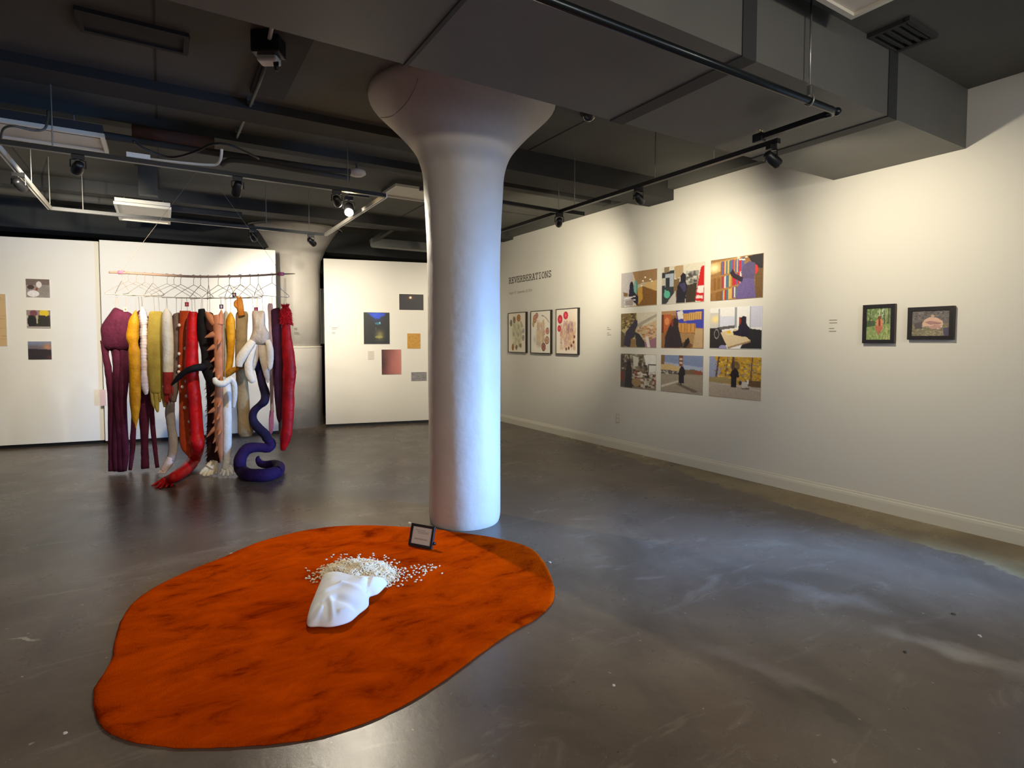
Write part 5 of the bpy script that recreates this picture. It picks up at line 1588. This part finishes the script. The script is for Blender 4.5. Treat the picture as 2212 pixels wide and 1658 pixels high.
def lamp(pos, aim, label, power=0, angle=50, blend=0.8, color=(1.0, 0.91, 0.74), hot=False, size=1.0, radius=0.03, name='track_spotlight', drop=0.10):
    """pos: point on the track; the can hangs below it and looks along aim"""
    pos, aim = Vector(pos), Vector(aim)
    t = thing(name, label, 'spotlight', pos, 'track spotlights')
    MB().box(pos - UP * 0.03, 0.075, 0.036, 0.035).build('adapter', M_BLACK, t)
    piv = pos - UP * drop * size
    d = (aim - piv).normalized()
    s = d.cross(UP).normalized()
    r = 0.037 * size
    MB().tube([pos - UP * 0.045, piv + UP * 0.05 * size], 0.009, 8).build('stem', M_BLACK, t)
    mb = MB()
    for k in (-1, 1):
        mb.tube([piv + UP * 0.055 * size, piv + UP * 0.045 * size + s * (k * (r + 0.008)), piv + s * (k * (r + 0.008)), piv - UP * 0.01 + s * (k * (r + 0.008))], 0.0045, 6)
    mb.build('yoke', M_BLACK, t)
    mb = MB()
    a, b = piv - d * 0.055 * size, piv + d * 0.075 * size
    mb.tube([a, a + d * 0.012, piv - d * 0.01, piv, b - d * 0.01, b], [r * 0.45, r * 0.8, r * 0.85, r, r * 1.02, r * 1.0], 16)
    can = mb.build('can', M_BLACK, t, True)
    MB().tube([b + d * 0.0005, b + d * 0.003], r * 0.88, 14).build('lens', M_LENSHOT if hot else (M_LENS if power else M_GREYPIPE), t)
    if power:
        ld = bpy.data.lights.new('spot_beam', 'SPOT')
        ld.energy, ld.color, ld.spot_size, ld.spot_blend, ld.shadow_soft_size = power, color, math.radians(angle), blend, radius
        lo = bpy.data.objects.new('spot_beam', ld)
        COL.objects.link(lo)
        lo.parent = t
        q = b + d * 0.03
        lo.location = q - pos
        lo.rotation_euler = d.to_track_quat('-Z', 'Y').to_euler()
    return t

WARM = (1.0, 0.90, 0.70)
l1, l2, l3 = (TX, at_z(1676, 312, TZ).y, TZ), (TX, at_z(1378, 402, TZ).y, TZ), (TX, at_z(1204, 457, TZ).y, TZ)
lamp(l1, on_wall(1935, 590), 'black track spotlight under the duct, nearest on the wall track', 108, 112, 1.0, WARM)
lamp(l2, on_wall(1490, 580), 'black track spotlight in the middle of the wall track', 150, 98, 1.0, WARM)
lamp(l3, on_wall(1180, 640), 'black track spotlight at the far part of the wall track', 270, 92, 1.0, WARM)
# end clamp of the pipe bar
MBx = thing('pipe_clamp', 'small black clamp with two brass studs at the end of the pipe bar', 'clamp', (pc.x, pl.y, pc.z))
MB().box((pc.x, pl.y + 0.03, pc.z), 0.05, 0.07, 0.055).build('clamp_body', M_BLACK, MBx, bevel=0.006)
for s in (-1, 1):
    MB().ball((pc.x + 0.012 * s, pl.y + 0.02, pc.z + 0.045), 0.009).build('stud', mat('brass_stud_%d' % (s + 1), '#cbbf8e', 0.3, metal=0.8), MBx, True)

lamp((at_z(167, 328, TZ).x, LY0, TZ), on_part(P1, 60, 690), 'black spotlight on the near rail of the track loop', 330, 70, 0.9)
lamp((LX0, 5.95, TZ), on_part(P2, 330, 700), 'black spotlight on the left white rail of the track loop', 300, 75, 0.9)
lamp((1.62, LY1, TZ), on_part(P3, 850, 700), 'small black spotlight near the far right corner of the track loop', 130, 75, 0.9)
lamp((0.95, LY1, TZ), C2 + UP * 1.6, 'small black spotlight on the far rail beside the far column', 240, 75, 0.9)
lamp((0.55, LY0, TZ), hang(420, 800), 'dark spotlight on the near rail facing the soft sculptures', 150, 60, 0.9)
lamp((1.35, LY0, TZ), on_part(P3, 800, 690), 'dark spotlight near the right end of the near rail', 260, 60, 0.9)
bl_ = at_depth(755, 443, 5.64)
lamp((bl_.x, bl_.y + 0.02, bl_.z + 0.10), at_z(750, 1500), 'bright glowing spotlight that faces the visitor', 260, 95, 1.0, hot=True, size=1.25)
bar(MB(), (bl_.x, bl_.y + 0.02, bl_.z + 0.115), (LX1, bl_.y + 0.02, bl_.z + 0.115), 0.03, 0.03).build('lamp_arm', M_BLACK, None)
lamp_arm = bpy.data.objects['lamp_arm']; recenter(tag(lamp_arm, 'short black arm carrying the bright spotlight off the track loop', 'bracket'))

# unseen track added behind the visitor, its wide lamps give warm fill
t = thing('rear_fill_track', 'black track added behind the visitor for the unseen fill spotlights', 'track', (0.6, -1.4, TZ))
bar(MB(), (-3.2, -1.4, TZ), (4.4, -1.4, TZ), 0.036, 0.034).build('rail', M_BLACK, t)
for k_, (x_, ax_, ay_, nm_) in enumerate(((-2.6, -1.6, 3.0, 'left'), (0.2, 0.6, 3.2, 'middle'), (3.0, 3.0, 3.0, 'right'))):
    lamp((x_, -1.4, TZ), (ax_, ay_, 0.6), 'added warm fill spotlight behind the visitor, ' + nm_ + ' of three', 104, 150, 1.0, (1.0, 0.89, 0.73), radius=0.10)

# troffer lights in the ceiling
def troffer(label, x0, y0, x1, y1, z, hgt, house=None):
    t = thing('troffer_light', label, 'light fitting', ((x0 + x1) / 2, (y0 + y1) / 2, z), 'unlit troffer lights')
    c = Vector(((x0 + x1) / 2, (y0 + y1) / 2, z))
    w, d = abs(x1 - x0), abs(y1 - y0)
    MB().box(c + UP * (hgt / 2 + 0.012), w - 0.02, d - 0.02, hgt - 0.02).build('housing', house or M_WHITEMETAL, t)
    f = 0.028
    for s in (-1, 1):
        MB().box(c + Vector((0, s * (d - f) / 2, 0)), w, f, 0.03).build('frame_edge', M_WHITEMETAL, t)
        MB().box(c + Vector((s * (w - f) / 2, 0, 0)), f, d - 2 * f, 0.03).build('frame_edge', M_WHITEMETAL, t)
    MB().box(c + UP * 0.006, w - 2 * f, d - 2 * f, 0.008).build('diffuser', M_DIFF, t)
a, b = at_z(226, 293, 3.05), at_z(235, 328, 3.05)
troffer('long unlit white troffer at the left edge above the track loop', a.x - 1.22, a.y, (a.x + b.x) / 2, b.y, 3.05, 0.08, M_CEILDK)
tt = bpy.data.objects.get('troffer_light')
rods(tt, [(tt.location.x - 0.4, tt.location.y, 3.12), (tt.location.x + 0.4, tt.location.y, 3.12)])
a, b = at_z(246, 440, 3.0), at_z(370, 452, 3.0)
troffer('unlit white troffer box hung above the left partition', a.x, at_z(305, 443, 3.0).y, b.x, at_z(305, 477, 3.0).y, 3.0, 0.06)
tt = bpy.data.objects.get('troffer_light.001')
rods(tt, [(tt.location.x - 0.2, tt.location.y, 3.05), (tt.location.x + 0.2, tt.location.y, 3.05)]) if tt else None
a, b = at_z(854, 398, 3.26), at_z(822, 421, 3.26)
troffer('unlit white troffer just left of the near column', (a.x + b.x) / 2, a.y, (a.x + b.x) / 2 + 1.2, b.y, 3.26, CEIL_Z - 3.26, M_CEIL)
a = at_z(1839, 37, 3.22)
troffer('unlit white troffer cut off by the top edge of the view', a.x - 0.6, a.y - 1.2, a.x, a.y, 3.22, CEIL_Z - 3.22)

# emergency light with its conduit
c = at_z(580, 108, 3.22)
t = thing('emergency_light', 'black ceiling box with a white lamp head beside the dark dropped strip', 'light fitting', c)
MB().box(c + UP * 0.03, 0.17, 0.12, 0.13, (RGT, FWD, UP)).build('housing', M_BLACK, t, bevel=0.008)
MB().box(c + FWD * 0.03 - UP * 0.045 - RGT * 0.01, 0.12, 0.09, 0.045, (RGT, FWD, UP)).build('lamp_head', M_WHITEMETAL, t, bevel=0.012)
MB().tube([c + FWD * 0.02 - UP * 0.06 + RGT * 0.035, c + FWD * 0.03 - UP * 0.11 + RGT * 0.035], [0.017, 0.012], 10).build('sensor', M_BLACK, t, True)
MB().box(c + UP * 0.075, 0.06, 0.06, 0.06, (RGT, FWD, UP)).build('mount', M_BLACK, t)
c0, c1 = at_z(592, 34, 3.26), at_z(578, 104, 3.26)
t2 = thing('conduit', 'white conduit running along the ceiling to the emergency light', 'conduit', c0)
MB().tube([c0, (c1.x, c1.y, 3.26)], 0.012, 8).build('pipe', M_WHITEMETAL, t2, True)
for k in (0.08, 0.92):
    q = c0.lerp(c1, k); MB().box((q.x, q.y, 3.29), 0.05, 0.02, 0.06).build('strap', M_WHITEMETAL, t2)
d0, d1 = at_z(560, 180, 3.27), at_z(507, 308, 3.27)
t3 = thing('conduit', 'grey conduit running back along the ceiling behind the emergency light', 'conduit', d0)
d1v = Vector((d0.x, d1.y, 3.27)); d1v = d1
MB().tube([at_z(575, 135, 3.27), d0, d1], 0.012, 8).build('pipe', M_GREYPIPE, t3, True)
for k in (0.3, 0.8):
    q = d0.lerp(d1, k); MB().box((q.x, q.y, 3.30), 0.05, 0.02, 0.05).build('strap', M_GREYPIPE, t3)

# access hatch, upper left
hz = [at_z(215, 25, 3.31), at_z(362, 65, 3.31), at_z(358, 106, 3.31), at_z(222, 76, 3.31)]
cx_, cy_ = sum(p.x for p in hz) / 4, sum(p.y for p in hz) / 4
t = thing('ceiling_hatch', 'dark access hatch in the ceiling at the upper left', 'hatch', (cx_, cy_, CEIL_Z - 0.02))
MB().box((cx_, cy_, CEIL_Z - 0.006), 0.52, 0.22, 0.012).build('door', M_CEILDK, t)
for s in (-1, 1):
    MB().box((cx_, cy_ + s * 0.12, CEIL_Z - 0.012), 0.56, 0.03, 0.024).build('rim', M_CEILDK, t)
    MB().box((cx_ + s * 0.27, cy_, CEIL_Z - 0.012), 0.03, 0.21, 0.024).build('rim', M_CEILDK, t)

# pipes among the ceiling beams, left
def pipe(label, pts, r, m, name='ceiling_pipe'):
    o = MB().tube(pts, r, 10).build(name, m, None, True)
    recenter(tag(o, label, 'pipe'))
y1 = at_z(500, 335, 3.08).y
pipe('dark iron pipe above the near rail of the track loop', [(-6.2, y1, 3.08), (1.3, y1, 3.08), (1.6, y1 + 0.02, 3.1)], 0.03, M_CEILDK)
y2 = at_z(400, 300, 3.14).y
a, b = at_z(285, 283, 3.14), at_z(462, 312, 3.14)
pipe('terracotta stained pipe between the ceiling beams', [(a.x, y2, 3.14), (b.x, y2, 3.14)], 0.05, M_RUST)
q0, q1, q2 = at_z(285, 338, 2.86), at_z(460, 356, 2.86), at_z(478, 322, 2.95)
pipe('pale conduit with an upturned end beside the near rail', catmull([tuple(at_z(300, 341, 2.86)), tuple(at_z(400, 352, 2.86)), tuple(at_z(455, 356, 2.86)), tuple(at_z(470, 353, 2.87)), tuple(at_z(477, 340, 2.90)), tuple(at_z(479, 322, 2.95))], 4), 0.011, M_WHITEMETAL)
q = at_z(299, 337, 2.84)
o = MB().box(q, 0.15, 0.03, 0.035).build('conduit_fitting', M_WHITEMETAL); recenter(tag(o, 'bright white fitting clipped to the near rail of the track loop', 'fitting'))
pipe('drooping black cable between the ceiling beams', catmull([tuple(at_z(288, 305, 2.98)), tuple(at_z(320, 325, 2.95)), tuple(at_z(370, 340, 2.93)), tuple(at_z(420, 328, 2.95)), tuple(at_z(460, 311, 3.0)), tuple(at_z(500, 315, 3.0)), tuple(at_z(560, 342, 2.98))], 5), 0.009, M_BLACK, 'ceiling_cable')
pipe('grey cable sagging across the left troffer', catmull([tuple(at_z(2, 300, 2.9)), tuple(at_z(8, 278, 2.9)), tuple(at_z(30, 272, 2.9)), tuple(at_z(70, 281, 2.9)), tuple(at_z(95, 279, 2.92)), tuple(at_z(102, 262, 3.0)), tuple(at_z(103, 240, 3.1))], 5), 0.008, M_GREYPIPE, 'ceiling_cable')
y3 = at_z(600, 370, 3.0).y
pipe('dark pipe curving down behind the near rail', catmull([tuple(at_z(480, 355, 3.0)), tuple(at_z(500, 346, 3.0)), tuple(at_z(560, 352, 3.0)), tuple(at_z(650, 368, 3.0)), tuple(at_z(755, 385, 3.0))], 5), 0.022, M_CEILDK)
y4 = at_z(150, 430, 3.05).y
pipe('dark pipe crossing above the left partition', [(-6.2, 8.05, 3.05), (0.9, 8.05, 3.05)], 0.04, M_CEILDK)
# pendant post on the far ceiling
a = at_z(300, 395, 3.1)
t = thing('ceiling_post', 'short grey square post dropping from the ceiling at the left', 'post', (a.x, a.y, CEIL_Z))
MB().box((a.x + 0.08, a.y, CEIL_Z - 0.17), 0.17, 0.10, 0.34).build('post', M_GREYPIPE, t)
MB().box((a.x + 0.08, a.y, CEIL_Z - 0.015), 0.24, 0.16, 0.03).build('top_plate', M_CEILDK, t)
# smoke detector and sprinkler
a = at_z(771, 371, 3.16)
t = thing('smoke_detector', 'white round smoke detector hung above the bright spotlight', 'detector', a)
MB().lathe(a - UP * 0.02, [(0.02, -0.03), (0.06, -0.02), (0.09, 0.0), (0.085, 0.03), (0.05, 0.045)], 20).build('body', M_WHITEMETAL, t, True)
MB().tube([a, (a.x, a.y, CEIL_Z)], 0.012, 8).build('stem', M_GREYPIPE, t)
a = at_z(1272, 250, 3.30)
t = thing('ceiling_dome', 'small dark glass dome on the ceiling right of the near column', 'detector', (a.x, a.y, CEIL_Z))
MB().ball((a.x, a.y, CEIL_Z - 0.012), 0.06, 0.06, 0.055, 16, 10).build('dome', mat('dark_glass_dome', '#34342f', 0.15, coat=0.5), t, True)
MB().lathe((a.x, a.y, CEIL_Z - 0.02), [(0.062, 0), (0.075, 0.008), (0.075, 0.02)], 20).build('base_ring', M_CEILDK, t)
# grille on the upper right ceiling
a = at_z(1935, 85, 3.30)
t = thing('air_grille', 'dark air grille on the ceiling at the upper right', 'grille', (a.x, a.y, CEIL_Z))
for k in range(6):
    MB().box((a.x, a.y - 0.11 + k * 0.045, CEIL_Z - 0.012), 0.30, 0.016, 0.024).build('louvre', M_CEILDK, t)
for s in (-1, 1):
    MB().box((a.x, a.y + s * 0.14, CEIL_Z - 0.014), 0.36, 0.025, 0.028).build('rim', M_CEILDK, t)
    MB().box((a.x + s * 0.165, a.y, CEIL_Z - 0.014), 0.025, 0.26, 0.028).build('rim', M_CEILDK, t)
# angular duct high behind the far column
a = at_depth(850, 490, 9.2)
b = at_depth(805, 525, 9.2)
c = at_depth(935, 535, 9.2)
t = thing('air_duct', 'grey bent duct high at the back, right of the far column', 'duct', b)
MB().tube([at_depth(745, 482, 8.7), at_depth(848, 492, 9.0)], 0.05, 4).build('upper_run', M_GREYPIPE, t)
MB().tube([at_depth(848, 492, 9.0), at_depth(802, 524, 9.2)], 0.05, 4).build('bend', M_GREYPIPE, t)
MB().tube([at_depth(802, 524, 9.2), at_depth(990, 540, 9.3)], 0.09, 4).build('lower_run', M_GREYPIPE, t)
